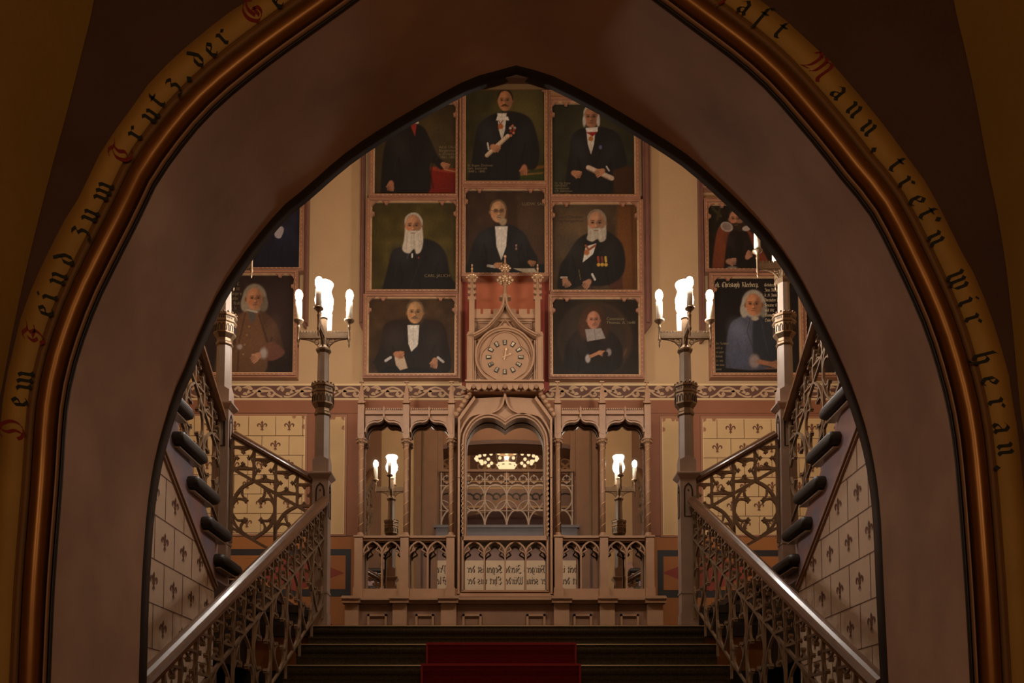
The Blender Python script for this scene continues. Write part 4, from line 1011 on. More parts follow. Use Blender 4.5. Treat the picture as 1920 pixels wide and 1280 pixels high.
# ------------------------------------------------------------------ mirror cabinet
Q = Plane(8.2, 950); QW = Plane(8.3, 950)
cab = thing('mirror_cabinet', 'carved tan mirror cabinet with gothic arcade on the landing', 'mirror cabinet', (0, 8.3, LAND))
def vbox(m, px0, px1, py0, py1, y0, y1, pl=Q):
    m.box(pl.x(px0), pl.x(px1), y0, y1, pl.z(py1), pl.z(py0))
# base
m_ = MB().m('carved_dark'); zb = LAND
X = Q.x
m_.box(X(656), X(1235), 8.08, YB, LAND, Q.z(1128))
m_.m('carved_wood')
for a, b in ((655, 680), (742, 768), (830, 858), (1036, 1064), (1120, 1147), (1206, 1235)):
    m_.box(X(a), X(b), 8.02, 8.1, LAND, Q.z(1134))
    m_.prism(Q.pp([(a - 5, 1130), (b + 5, 1130), (b + 3, 1125), (a - 3, 1125)]), 7.95, YB)
    m_.box(X(a - 4), X(b + 4), 7.97, 8.1, Q.z(1137), Q.z(1130))
m_.box(X(650), X(1240), 8.0, YB, Q.z(1131), Q.z(1126)); m_.m('carved_dark'); m_.box(X(653), X(1237), 8.03, YB, Q.z(1137), Q.z(1131))
m_.m('carved_wood')
for a, b in ((695, 731), (783, 817), (869, 904), (986, 1021), (1072, 1106), (1158, 1192)):
    for (u0, u1, v0, v1) in ((a, b, 1155, 1159), (a, a + 4, 1155, 1200), (b - 4, b, 1155, 1200)):
        m_.box(X(u0), X(u1), 8.06, 8.09, Q.z(v1), Q.z(v0))
m_.build('base', cab)
# plinth and low tracery screen
m_ = MB().m('carved_wood')
m_.box(X(667), X(858), 8.12, YB, Q.z(1126), Q.z(1106)); m_.box(X(1037), X(1224), 8.12, YB, Q.z(1126), Q.z(1106)); m_.box(X(856), X(1038), 8.13, YB, Q.z(1126), Q.z(1113))
cols = (676, 761, 846, 1046, 1130, 1215)
for c in cols:
    m_.box(X(c - 7.5), X(c + 7.5), 8.10, 8.26, Q.z(1107), Q.z(1009)); m_.box(X(c - 9), X(c + 9), 8.09, 8.27, Q.z(1126), Q.z(1105)); m_.box(X(c - 9), X(c + 9), 8.09, 8.27, Q.z(1011), Q.z(1008))
for a, b in ((676, 846), (1046, 1215)):
    m_.box(X(a), X(b), 8.11, 8.26, Q.z(1012), Q.z(1008)); m_.box(X(a), X(b), 8.13, 8.24, Q.z(1016), Q.z(1012))
m_.build('plinth', cab)
def lights(m, x0, x1, n, ytop, ybot, y0, y1):
    """n cusped lancets between x0 and x1"""
    w_ = (x1 - x0) / n; k = Q.k
    for i in range(n):
        a = x0 + i * w_; c = a + w_ / 2; h = w_ * .62
        L = [(a, ytop + 22), (a + w_ * .04, ytop + 15), (a + w_ * .16, ytop + 8), (a + w_ * .33, ytop + 3), (c, ytop)]
        R = [(2 * c - x, y) for x, y in L[::-1]][1:]
        m.ribbon(catmull(Q.pp(L + R), 3), 3.0 * k, y0, y1)
        for s in (-1, 1):
            ed = c - s * w_ / 2
            m.ribbon(Q.pp(catmull([(ed, ytop + 26), (ed + s * 3, ytop + 21), (ed + s * 9, ytop + 17), (ed + s * 11.5, ytop + 15)], 3)), 2.2 * k, y0 + .01, y1)
            m.ribbon(Q.pp(catmull([(ed + s * 11.5, ytop + 15), (ed + s * 8, ytop + 11), (ed + s * 8.5, ytop + 6)], 3)), 1.8 * k, y0 + .01, y1)
            m.prism(Q.pp([(ed, ytop - 3), (ed + s * w_ * .42, ytop - 3), (ed + s * w_ * .3, ytop + 2), (ed + s * w_ * .08, ytop + 9), (ed, ytop + 13)]), y0 + .012, y1) if False else None
        if i: m.box(X(a) - 1.5 * k, X(a) + 1.5 * k, y0, y1, Q.z(ybot), Q.z(ytop + 20))
for a, b in ((683.5, 753.5), (768.5, 838.5), (1053.5, 1122.5), (1137.5, 1207.5)):
    m_ = MB().m('carved_wood'); lights(m_, a, b, 2, 1017, 1106, 8.14, 8.18); m_.build('low_screen', cab)
# columns with capitals, pinnacles
for c in cols:
    x = X(c); m_ = MB().m('carved_wood'); y = 8.2
    zt, zb_ = Q.z(836), Q.z(1008); r = 4.6 * Q.k
    m_.lathe([(r * 1.5, 0), (r * 1.5, .02), (r, .05)], 8, (x, y, zb_)); m_.lathe([(r, 0), (r, zt - zb_)], 10, (x, y, zb_))
    n = 60; turns = 8
    m_.m('gilt'); m_.tube([(x + r * math.cos(2 * PI * turns * i / n * 1.0), y + r * math.sin(2 * PI * turns * i / n), zb_ + .04 + (zt - zb_ - .05) * i / n) for i in range(n + 1)], r * .2, 4)
    m_.m('carved_wood'); col_ = m_.build('column', cab)
    m_ = MB().m('carved_wood')
    h1 = Q.z(822) - zt
    m_.lathe([(r, -.01), (r * 1.2, 0), (r * 1.1, .2 * h1), (r * 1.9, .75 * h1), (r * 2.3, .8 * h1), (r * 2.3, h1)], 8, (x, y, zt), PI / 8)
    for k in range(8):
        a = k * PI / 4; m_.ball((x + r * 1.75 * math.cos(a), y + r * 1.75 * math.sin(a), zt + .5 * h1), r * .45)
    m_.build('capital', col_)
    m_ = MB().m('carved_wood'); w_ = 6 * Q.k
    m_.box(x - w_, x + w_, y - w_, y + w_, Q.z(822), Q.z(760)); m_.box(x - w_ * .5, x + w_ * .5, y - w_ * 1.12, y, Q.z(815), Q.z(766))
    m_.lathe([(w_ * 1.55, 0), (w_ * 1.15, .012), (w_ * .95, Q.z(738) - Q.z(757)), (w_ * .2, Q.z(716) - Q.z(757))], 4, (x, y, Q.z(758)), PI / 4, False)
    for k in range(4):
        zz = Q.z(755 - 9 * k); m_.box(x - w_ * (1.25 - .26 * k), x + w_ * (1.25 - .26 * k), y - .012, y + .012, zz, zz + .012)
    m_.ball((x, y, Q.z(716)), w_ * .36); m_.box(x - w_ * .7, x + w_ * .7, y - .01, y + .01, Q.z(716) - .006, Q.z(716) + .006)
    m_.build('pinnacle', col_)
# arcade heads
for a, b in ((684, 755), (769, 840), (1053, 1124), (1137, 1208)):
    m_ = MB().m('carved_wood')
    c = (a + b) / 2
    L = catmull([(a, 812), (a + 2, 803), (a + 8, 796), (a + 17, 793), (a + 25, 793), (a + 31, 790), (c, 784)], 4)
    R = [(2 * c - x, y) for x, y in L[::-1]][1:]
    top = L + R
    # spandrel strips between head and beam
    y0, y1 = 8.19, 8.24
    for (p, q) in zip(top, top[1:]):
        m_.prism(Q.pp([p, q, (q[0], 778), (p[0], 778)]), y0, y1)
    m_.ribbon(Q.pp(top), 2.6 * Q.k, 8.165, 8.2)
    m_.ribbon(Q.pp([(x, y - 4) for x, y in top[2:-2]]), 1.2 * Q.k, 8.175, 8.2)
    m_.prism(Q.pp([(c - 1.6, 786), (c + 1.6, 786), (c + 1.2, 768), (c, 764), (c - 1.2, 768)]), 8.15, 8.2)
    m_.box(X(a), X(b), 8.16, 8.26, Q.z(779), Q.z(776)); m_.box(X(a), X(b), 8.18, 8.26, Q.z(776), Q.z(770))
    m_.m('carved_dark'); m_.box(X(a), X(b), 8.2, 8.26, Q.z(770), Q.z(767)); m_.m('carved_wood')
    n = 18
    for k in range(n):
        x = a + (b - a) * (k + .5) / n; m_.box(X(x - 1.1), X(x + 1.1), 8.17, 8.24, Q.z(770), Q.z(766.5))
    m_.build('arch_head', cab)
# main frame of the middle mirror
m_ = MB().m('carved_wood')
def headline(dx, dy, n=4):
    """two-lobed head, offset outwards by dx,dy px"""
    L = [(874 - dx, 1008), (874 - dx, 900), (874 - dx, 835), (878 - dx * .95, 815 - dy * .3), (890 - dx * .6, 797 - dy * .75), (907 - dx * .15, 788 - dy), (924, 788 - dy), (938, 794 - dy * 1.0), (947, 801 - dy * 1.15)]
    L = L[:2] + catmull(L[1:], n)[1:]
    return L + [(894 * 0 + 1894 - x, y) for x, y in L[::-1]][1:]
def strips(m, A, B, y0, y1):
    for (p, q, r_, s) in zip(A, A[1:], B[1:], B): m.prism(Q.pp([p, q, r_, s]), y0, y1)
H0, H1, H2, H3, H4 = headline(0, 0), headline(4, 4), headline(7, 7), headline(11, 11), headline(14, 15)
strips(m_, H0, H1, 8.14, 8.26); strips(m_, H1, H2, 8.12, 8.26); m_.m('carved_dark'); strips(m_, H2, H3, 8.15, 8.26); m_.m('carved_wood')
# outer board: from H3 out to the shouldered outline
out = []
for (x, y) in H3:
    if y > 836: out.append((859 if x < 947 else 1035, y))
    else:
        t = abs(x - 947) / 84
        out.append((x, None))
OUTL = [(859, 836), (859, 792), (889, 750), (947, 747), (1005, 750), (1035, 792), (1035, 836)]
up = [q for q in H3 if q[1] <= 900]
orr = resample([Vector(q) for q in [(859, 900)] + OUTL + [(1035, 900)]], len(up) - 1)
strips(m_, up, [tuple(q) for q in orr], 8.16, 8.26)
for s in (0, 1):
    f = (lambda x: x) if s == 0 else (lambda x: 1894 - x)
    m_.prism(Q.pp([(f(859), 900), (f(863), 900), (f(863), 1118), (f(859), 1118)]), 8.12, 8.26)
    m_.m('carved_dark'); m_.prism(Q.pp([(f(863), 900), (f(867), 900), (f(867), 1113), (f(863), 1113)]), 8.15, 8.26); m_.m('carved_wood')
    m_.prism(Q.pp([(f(867), 1008), (f(870), 1008), (f(870), 1110), (f(867), 1110)]), 8.12, 8.26)
    m_.prism(Q.pp([(f(859), 900), (f(859), 790), (f(889), 749), (f(892), 754), (f(863), 794), (f(863), 900)]), 8.11, 8.2)
    # rope mouldings beside the opening
    xx = X(f(867.5)); n = 70
    m_.m('gilt'); m_.tube([(xx + .008 * math.cos(i * 1.6), 8.115 + .008 * math.sin(i * 1.6), Q.z(1005) + (Q.z(838) - Q.z(1005)) * i / n) for i in range(n + 1)], .006, 4); m_.m('carved_wood')
    # crocketed bracket under the cornice
    for k in range(6):
        u, v = 856 + k * 5, 786 - k * 8
        m_.ball((X(f(u)), 8.13, Q.z(v - 4)), 5.2 * Q.k); m_.ball((X(f(u + 4)), 8.15, Q.z(v - 8)), 4.0 * Q.k)
# hood moulding running up to the cornice
hd = [(900, 781), (918, 780), (932, 775), (941, 766), (945.5, 752), (946.5, 742)]
for s in (0, 1):
    f = (lambda x: x) if s == 0 else (lambda x: 1894 - x)
    m_.ribbon(Q.pp([(f(a), b) for a, b in catmull([(862, 834), (865, 812), (880, 788)] + hd, 4)]), 3 * Q.k, 8.12, 8.18)
m_.m('carved_wood'); m_.box(X(868), X(1026), 8.12, 8.2, Q.z(1016), Q.z(1008))
m_.box(X(859), X(1035), 8.12, 8.26, Q.z(1121), Q.z(1116)); m_.box(X(866), X(1028), 8.12, 8.26, Q.z(1112), Q.z(1108.5)); m_.m('carved_dark'); m_.box(X(862), X(1032), 8.15, 8.26, Q.z(1117), Q.z(1112)); m_.m('carved_wood')
m_.build('mirror_frame', cab)
m_ = MB().m('carved_wood'); lights(m_, 870, 1024, 4, 1017, 1110, 8.14, 8.18); m_.build('low_screen', cab)
# cornice with hanging cusps
m_ = MB().m('carved_wood'); m_.box(X(874), X(1018), 8.05, YB, Q.z(740), Q.z(727)); m_.box(X(876), X(1016), 8.08, 8.3, Q.z(743), Q.z(740))
for k in range(5):
    c = 889 + k * 29
    m_.prism(Q.pp([(c - 14, 734)] + arc(c, -739, 7, 180, 0, 8)[0:0] + [(c - 14, 741), (c - 8, 745), (c - 5, 741), (c - 4, 737), (c + 4, 737), (c + 5, 741), (c + 8, 745), (c + 14, 741), (c + 14, 734)]), 8.03, 8.06)
    m_.m('carved_dark'); m_.prism(Q.pp([(c + 4 * math.cos(a * PI / 4), 738 + 4 * math.sin(a * PI / 4)) for a in range(8)]), 8.025, 8.03); m_.m('carved_wood')
m_.box(X(873), X(1019), 8.01, YB, Q.z(730), Q.z(727)); m_.build('cornice', cab)
# mirror panes
ym = 8.275
def pane(pts):
    m_ = MB().m('mirror'); m_.prism(Q.pp(pts), ym, ym + .012); m_.m('carved_dark'); return m_.build('mirror_pane', cab)
pane([(683, 1107), (683, 1012), (683, 780), (755, 780), (755, 1107)]) ; pane([(768, 1107), (768, 780), (840, 780), (840, 1107)])
pane([(1053, 1107), (1053, 780), (1123, 780), (1123, 1107)]); pane([(1137, 1107), (1137, 780), (1208, 780), (1208, 1107)])
pane([(863, 1112), (863, 790), (890, 770), (1004, 770), (1031, 790), (1031, 1112)])
m_ = MB().m('carved_dark'); m_.box(X(668), X(858), 8.29, YB, Q.z(1110), Q.z(777)); m_.box(X(1036), X(1222), 8.29, YB, Q.z(1110), Q.z(777)); m_.box(X(858), X(1036), 8.29, YB, Q.z(1120), Q.z(760)); m_.build('back_board', cab)

# ------------------------------------------------------------------ clock
K_ = Plane(8.2, 650); k = K_.k; CX = 947
clk = thing('wall_clock', 'gothic carved clock with ogee gable above the middle mirror', 'clock', (K_.x(CX), 8.3, K_.z(726)))
m_ = MB().m('carved_wood')
def bx(m, a, b, c, d, y0, y1=YB): m.box(K_.x(a), K_.x(b), y0, y1, K_.z(d), K_.z(c))
bx(m_, 889, 1005, 597, 727, 8.2); 
for a, b in ((876, 889), (1005, 1018)):
    bx(m_, a, b, 632, 727, 8.15); bx(m_, a + 3, b - 3, 640, 724, 8.14, 8.2)
    m_.prism(K_.pp([(a - 1, 634), (b + 1, 634), (b - 2, 627), (a + 2, 627)]), 8.14, 8.3)
# frame of square field
for (a, b, c, d) in ((889, 893, 640, 722), (1001, 1005, 640, 722), (889, 1005, 719, 727)): bx(m_, a, b, c, d, 8.17, 8.2)
for s in (0, 1):
    f = (lambda x: x) if s == 0 else (lambda x: 2 * CX - x)
    for (pts) in ([(895, 716), (895, 700), (908, 716)], [(897, 618), (915, 610), (926, 606), (897, 606)]):
        m_.ribbon(K_.pp([(f(a), b) for a, b in pts + [pts[0]]]), 1.4 * k, 8.185, 8.2)
        if len(pts) == 3:
            g = (sum(q[0] for q in pts) / 3, sum(q[1] for q in pts) / 3); m_.prism(K_.pp([(f(g[0] + (q[0] - g[0]) * .5), g[1] + (q[1] - g[1]) * .5) for q in pts]), 8.19, 8.2)
m_.build('case', clk)
m_ = MB().m('carved_wood'); bx(m_, 886, 1008, 592, 600, 8.16); bx(m_, 888, 1006, 600, 604, 8.18)
for a, b in ((887, 901), (906, 920), (925, 968), (973, 988), (993, 1007)): bx(m_, a, b, 582, 593, 8.17, 8.3)
m_.build('battlement', clk)
m_ = MB().m('carved_wood')
og = [(888, 636), (900, 630), (915, 620), (928, 606), (938, 592), (944, 578), (946, 562)]
for s in (0, 1):
    f = (lambda x: x) if s == 0 else (lambda x: 2 * CX - x)
    A = [(f(a), b) for a, b in catmull(og, 4)]
    m_.ribbon(K_.pp(A), 6.5 * k, 8.11, 8.2); m_.ribbon(K_.pp(A), 2.6 * k, 8.09, 8.12)
    B = [(f(a + 9), b + 7) for a, b in catmull(og[:-1], 4)]
    m_.ribbon(K_.pp([(q[0], q[1]) for q in B if (q[0] < CX) == (s == 0)]), 1.3 * k, 8.17, 8.2)
    m_.ribbon(K_.pp([(f(936), 614), (f(947), 600)]), 1.2 * k, 8.17, 8.2)
m_.ribbon(K_.pp([(936, 614), (958, 614)]), 1.2 * k, 8.17, 8.2); m_.ribbon(K_.pp([(925, 622), (969, 622)]), 1.2 * k, 8.17, 8.2)
m_.build('gable', clk)
m_ = MB().m('carved_wood')
zc = K_.z
x = K_.x(CX); y = 8.16
m_.lathe([(5 * k, 0), (3.2 * k, zc(545) - zc(566)), (2.6 * k, zc(500) - zc(566)), (1.4 * k, zc(487) - zc(566))], 8, (x, y, zc(566)))
m_.prism(K_.pp([(936, 564), (941, 560), (947, 557), (953, 560), (958, 564), (950, 566), (944, 566)]), 8.12, 8.2)
m_.m('gilt')
for (py, r) in ((529, 13), (507, 9)):
    m_.lathe([(r * .3 * k, -.03), (r * .7 * k, -.012), (r * .9 * k, 0), (r * .6 * k, .016), (r * .2 * k, .03)], 10, (x, y, zc(py)))
    for q in range(8):
        a = q * PI / 4; m_.ball((x + r * k * math.cos(a), y + r * k * math.sin(a), zc(py)), r * .28 * k); m_.ball((x + r * .62 * k * math.cos(a + .4), y + r * .62 * k * math.sin(a + .4), zc(py) - .024), r * .22 * k); m_.ball((x + r * .62 * k * math.cos(a + .4), y + r * .62 * k * math.sin(a + .4), zc(py) + .02), r * .22 * k)
m_.ball((x, y, zc(485)), 3 * k); m_.build('finial', clk)
for cxp in (885, 1008):
    m_ = MB().m('carved_wood'); x = K_.x(cxp)
    m_.box(x - 5 * k, x + 5 * k, y - 5 * k, y + 5 * k, zc(632), zc(568)); m_.lathe([(4.5 * k, 0), (2.2 * k, zc(520) - zc(570)), (1.4 * k, zc(502) - zc(570))], 6, (x, y, zc(570)))
    for q in range(4):
        for s in (-1, 1): m_.prism([(x + s * 2 * k, zc(568 - 11 * q)), (x + s * 8 * k, zc(566 - 11 * q)), (x + s * 7 * k, zc(560 - 11 * q)), (x + s * 4.5 * k, zc(562 - 11 * q)), (x + s * 2 * k, zc(558 - 11 * q))], y - .02, y + .02)
    m_.m('gilt'); m_.lathe([(2 * k, -.02), (9 * k, 0), (10 * k, .008), (5 * k, .022), (1.5 * k, .03)], 8, (x, y, zc(524)))
    for q in range(8):
        a = q * PI / 4; m_.ball((x + 9.5 * k * math.cos(a), y + 9.5 * k * math.sin(a), zc(524)), 2.4 * k)
    m_.ball((x, y, zc(508)), 2.4 * k); m_.ball((x, y, zc(501)), 1.8 * k)
    m_.build('pinnacle', clk)
# dial
dc = (K_.x(CX - .5), zc(672))
m_ = MB().m('carved_wood')
def ring(r, w_, y0, y1): m_.ribbon(arc(dc[0], dc[1], r * k, 0, 360, 48)[:-1], w_ * k, y0, y1, True)
m_.prism(arc(dc[0], dc[1], 50 * k, 0, 360, 48)[:-1], 8.178, 8.2)
ring(54, 3, 8.13, 8.2); ring(51, 3, 8.15, 8.2)
m_.m('carved_dark'); ring(56.5, 2, 8.185, 8.2); m_.m('carved_wood')
tre = []
for (a0, a1, cx_, cy_, r) in ((-150, -30, 0, -17, 30), (-62, 62, 18, 6, 29), (62, 118, 0, 0, 44), (118, 242, -18, 6, 29)):
    tre += [(CX + cx_ + r * math.cos(math.radians(a0 + (a1 - a0) * i / 12)), 672 + cy_ + r * math.sin(math.radians(a0 + (a1 - a0) * i / 12))) for i in range(13)]
m_.ribbon(K_.pp(tre), 1.8 * k, 8.165, 8.18, True)
m_.build('dial', clk)
rom = ['XII', 'I', 'II', 'III', 'IV', 'V', 'VI', 'VII', 'VIII', 'IX', 'X', 'XI']
for h in range(12):
    a = PI / 2 - h * PI / 6; cx_, cz_ = dc[0] + 30 * k * math.cos(a), dc[1] + 28 * k * math.sin(a) + .002
    ux, uz = math.cos(a), math.sin(a)
    def q(u, v): return (cx_ + ux * v * k - uz * -u * k * -1, cz_ + uz * v * k + ux * -u * k)
    def q(u, v): return (cx_ + (uz * u + ux * v) * k, cz_ + (-ux * u + uz * v) * k)
    m_ = MB().m('plaque_black'); m_.prism([q(-3.0, -4.8), q(3.0, -4.8), q(3.8, 4.8), q(-3.8, 4.8)], 8.168, 8.178)
    m_.m('plaque_cream'); m_.prism([q(-1.5, -3.2), q(1.5, -3.2), q(2.1, 3.2), q(-2.1, 3.2)], 8.164, 8.17)
    m_.m('ink'); n = len(rom[h]); wch = 3.8 / max(n, 2)
    for j, chh in enumerate(rom[h]):
        u = (j - (n - 1) / 2) * wch; hw = wch * .32
        segs = {'I': [((u, -2.4), (u, 2.4))], 'V': [((u - hw, 2.4), (u, -2.4)), ((u, -2.4), (u + hw, 2.4))], 'X': [((u - hw, 2.4), (u + hw, -2.4)), ((u - hw, -2.4), (u + hw, 2.4))]}[chh]
        for p0, p1 in segs: m_.ribbon([q(*p0), q(*p1)], .38 * k, 8.162, 8.165)
    m_.build('numeral_plaque', clk)
def hand_(name, ang, L, w_, y):
    a = math.radians(90 - ang); ux, uz = math.cos(a), math.sin(a); m_ = MB().m('gilt')
    def q(u, v): return (dc[0] + (uz * u + ux * v) * k, dc[1] + (-ux * u + uz * v) * k)
    m_.prism([q(-w_ * .5, -L * .35), q(w_ * .5, -L * .35), q(w_ * .35, L * .7), q(w_ * 1.6, L * .82), q(0, L), q(-w_ * 1.6, L * .82), q(-w_ * .35, L * .7)], y, y + .004); return m_.build(name, clk)
hand_('minute_hand', 10, 17, 1.3, 8.155); hand_('hour_hand', 65, 13, .8, 8.150)
# ------------------------------------------------------------------ newel posts and candelabra
X1, YN = P(601, 1000, 6.35)[0], 6.35
Z1 = P(950, 888, YN)[1]                # top of the pedestal cap
def zN(py): return P(950, py, YN)[1] - Z1
kN = Plane(YN, 850).k
def newel(x, y, zcap, zbase, label):
    t = thing('newel_post', label, 'post', (x, y, zbase), 'stone newel posts'); w_ = .056
    m = MB().m('stone')
    m.box(x - w_, x + w_, y - w_, y + w_, zbase, zcap - .045); m.box(x - w_ - .006, x + w_ + .006, y - w_ - .006, y + w_ + .006, zbase, zbase + .10)
    m.box(x - w_ - .005, x + w_ + .005, y - w_ - .005, y + w_ + .005, zbase + .24, zbase + .255)
    m.build('pedestal', t)
    m = MB().m('stone'); m.lathe([(.083, 0), (.118, .03), (.118, .042), (.085, .052)], 4, (x, y, zcap - .052), PI / 4, False); m.build('cap', t)
    m = MB().m('edge_dark')   # sunk lancet panels on three faces
    for (M_) in (Matrix.Identity(4), Matrix.Rotation(PI / 2, 4, 'Z'), Matrix.Rotation(-PI / 2, 4, 'Z')):
        m.M = Matrix.Translation((x, y, 0)) @ M_
        z0, z1 = zcap - .32, zcap - .085
        out = [(-.028, z0), (.028, z0), (.028, z1 - .05), (.02, z1 - .02), (0, z1), (-.02, z1 - .02), (-.028, z1 - .05)]
        m.ribbon(out, .009, -w_ - .004, -w_, True)
        m.prism([(-.006, z1 - .05), (0, z1 - .058), (.006, z1 - .05), (0, z1 - .04)], -w_ - .004, -w_)
    m.build('lancet_panel', t)
    return t
def candelabrum(x, y, z, lit, label):
    t = thing('candelabrum', label, 'lamp', (x, y, z), 'candelabra on the stone posts')
    k = kN
    m = MB().m('stone')   # gabled foot
    m.box(x - 15 * k, x + 15 * k, y - 15 * k, y + 15 * k, z, z + zN(866))
    for q in range(4):
        m.M = Matrix.Translation((x, y, 0)) @ Matrix.Rotation(q * PI / 2, 4, 'Z')
        m.prism([(-15 * k, z + zN(866)), (15 * k, z + zN(866)), (0, z + zN(857))], -15 * k, 0)
    m.M = Matrix.Identity(4); m.build('foot', t)
    m = MB().m('stone_shaft')
    m.lathe([(14.5 * k, zN(866)), (13.6 * k, zN(778))], 8, (x, y, z), PI / 8, False); m.build('shaft', t); m = MB().m('stone_shaft'); m.lathe([(11.5 * k, zN(722)), (10.4 * k, zN(661))], 8, (x, y, z), PI / 8, False)
    m.build('shaft', t)
    m = MB().m('bronze')
    m.lathe([(13.8 * k, zN(782)), (16 * k, zN(779)), (16 * k, zN(776)), (14 * k, zN(773)), (14 * k, zN(768)), (20.5 * k, zN(760)), (20.5 * k, zN(741)), (22 * k, zN(739)), (22 * k, zN(736)), (20.5 * k, zN(735)), (20.5 * k, zN(730)), (22.5 * k, zN(728)), (22.5 * k, zN(724)), (11 * k, zN(724))], 8, (x, y, z), PI / 8, False)
    for q in range(16):
        a = q * PI / 8 + PI / 16; m.ball((x + 20.5 * k * math.cos(a), y + 20.5 * k * math.sin(a), z + zN(722)), 2.0 * k)
    for q in range(8):
        m.M = Matrix.Translation((x, y, z)) @ Matrix.Rotation(q * PI / 4, 4, 'Z')
        d = 20.5 * k * math.cos(PI / 8)
        m.m('edge_dark')
        for o in (-3.6, 3.6): m.ribbon([(o * k - 2.4 * k, zN(757)), (o * k - 2.4 * k, zN(748)), (o * k, zN(744)), (o * k + 2.4 * k, zN(748)), (o * k + 2.4 * k, zN(757))], 1.0 * k, -d - .003, -d + .001)
        for o in (-4, 0, 4): m.prism([(o * k - 1.1 * k, zN(734)), (o * k + 1.1 * k, zN(734)), (o * k + 1.1 * k, zN(731)), (o * k - 1.1 * k, zN(731))], -d - .002, -d + .001)
        m.m('bronze')
    m.M = Matrix.Identity(4); m.build('collar', t)
    m = MB().m('bronze')
    m.lathe([(10 * k, zN(664)), (14.5 * k, zN(659)), (14.5 * k, zN(656)), (10 * k, zN(653)), (6.5 * k, zN(648)), (6 * k, zN(600)), (8 * k, zN(597)), (5 * k, zN(594)), (4 * k, zN(580)), (6.5 * k, zN(577)), (6.5 * k, zN(575)), (2 * k, zN(574))], 8, (x, y, z), PI / 8, False)
    m.build('capital', t)
    ra_ = 48 * k; tips = []
    for q in range(4):
        m = MB().m('bronze'); R = Matrix.Translation((x, y, z)) @ Matrix.Rotation(q * PI / 2, 4, 'Z'); m.M = R
        m.box(5 * k, ra_ - 2 * k, -2.2 * k, 2.2 * k, zN(633), zN(624)); m.box(5 * k, ra_ - 2 * k, -3 * k, 3 * k, zN(635), zN(632))
        for j in range(7): m.box((8 + j * 5.6) * k, (11.4 + j * 5.6) * k, -2.2 * k, 2.2 * k, zN(625), zN(620.5))
        pts = catmull([(44 * k, zN(635)), (30 * k, zN(637)), (19 * k, zN(641)), (11 * k, zN(649)), (8 * k, zN(658))], 4)
        m.ribbon(pts, 1.8 * k, -1.6 * k, 1.6 * k); m.ribbon(arc(13 * k, zN(641), 4.6 * k, 0, 360, 12)[:-1], 1.4 * k, -1.3 * k, 1.3 * k, True); m.ribbon(arc(22 * k, zN(638), 2.4 * k, 0, 360, 8)[:-1], 1.1 * k, -1.3 * k, 1.3 * k, True)
        m.ribbon([(9 * k, zN(641)), (17 * k, zN(641))], .9 * k, -1 * k, 1 * k)
        m.M = Matrix.Identity(4)
        tip = R @ Vector((ra_, 0, 0)); c = (tip.x, tip.y, z); tips.append(c)
        m.lathe([(.4 * k, zN(652)), (2 * k, zN(646)), (1 * k, zN(643)), (3 * k, zN(639)), (3 * k, zN(636)), (2.2 * k, zN(634)), (2.6 * k, zN(615)), (3.4 * k, zN(614)), (2.2 * k, zN(611)), (3 * k, zN(607)), (9 * k, zN(602.5)), (9.6 * k, zN(600)), (5 * k, zN(600))], 12, c)
        arm = m.build('arm', t)
        m = MB().m('candle'); m.lathe([(6.0 * k, zN(600.5)), (6.0 * k, zN(566)), (4 * k, zN(564))], 12, c); cd = m.build('candle', arm)
        m = MB().m('bulb' if lit else 'candle')
        m.lathe([(2.5 * k, zN(565)), (5.4 * k, zN(561)), (7.0 * k, zN(556)), (7.0 * k, zN(551)), (5 * k, zN(546)), (1.2 * k, zN(543))] if lit else [(3 * k, zN(564)), (4 * k, zN(560)), (.6 * k, zN(553))], 10, c); m.build('bulb' if lit else 'bulb', cd)
    m = MB().m('vase_glow' if lit else 'candle')
    m.lathe([(4 * k, zN(584)), (12 * k, zN(578)), (16.5 * k, zN(570)), (17.5 * k, zN(562)), (14.5 * k, zN(553)), (12.5 * k, zN(546)), (14.5 * k, zN(539)), (17 * k, zN(533)), (16 * k, zN(531)), (2 * k, zN(531))], 16, (x, y, z)); m.build('glass_vase', t)
    return t
N1 = [(P(603, 950, YN)[0], YN), (P(1288, 950, YN)[0], YN)]
YN2 = 6.30; Z2 = P(950, 757, YN2)[1]
N2 = [(P(417, 850, YN2)[0], YN2), (P(1475, 850, YN2)[0], YN2)]
sd = ('left', 'right')
for i in (0, 1):
    newel(N1[i][0], N1[i][1], Z1, LAND, 'pale stone post at the %s top corner of the central stairs' % sd[i])
    candelabrum(N1[i][0], N1[i][1], Z1, True, 'lit candelabrum on the %s post at the top of the stairs' % sd[i])
    newel(N2[i][0], N2[i][1], Z2, LAND + 2 * RISE, 'outer %s stone post at the foot of the upper flight' % sd[i])
    candelabrum(N2[i][0], N2[i][1], Z2, False, 'unlit candelabrum on the outer %s post cut by the arch' % sd[i])
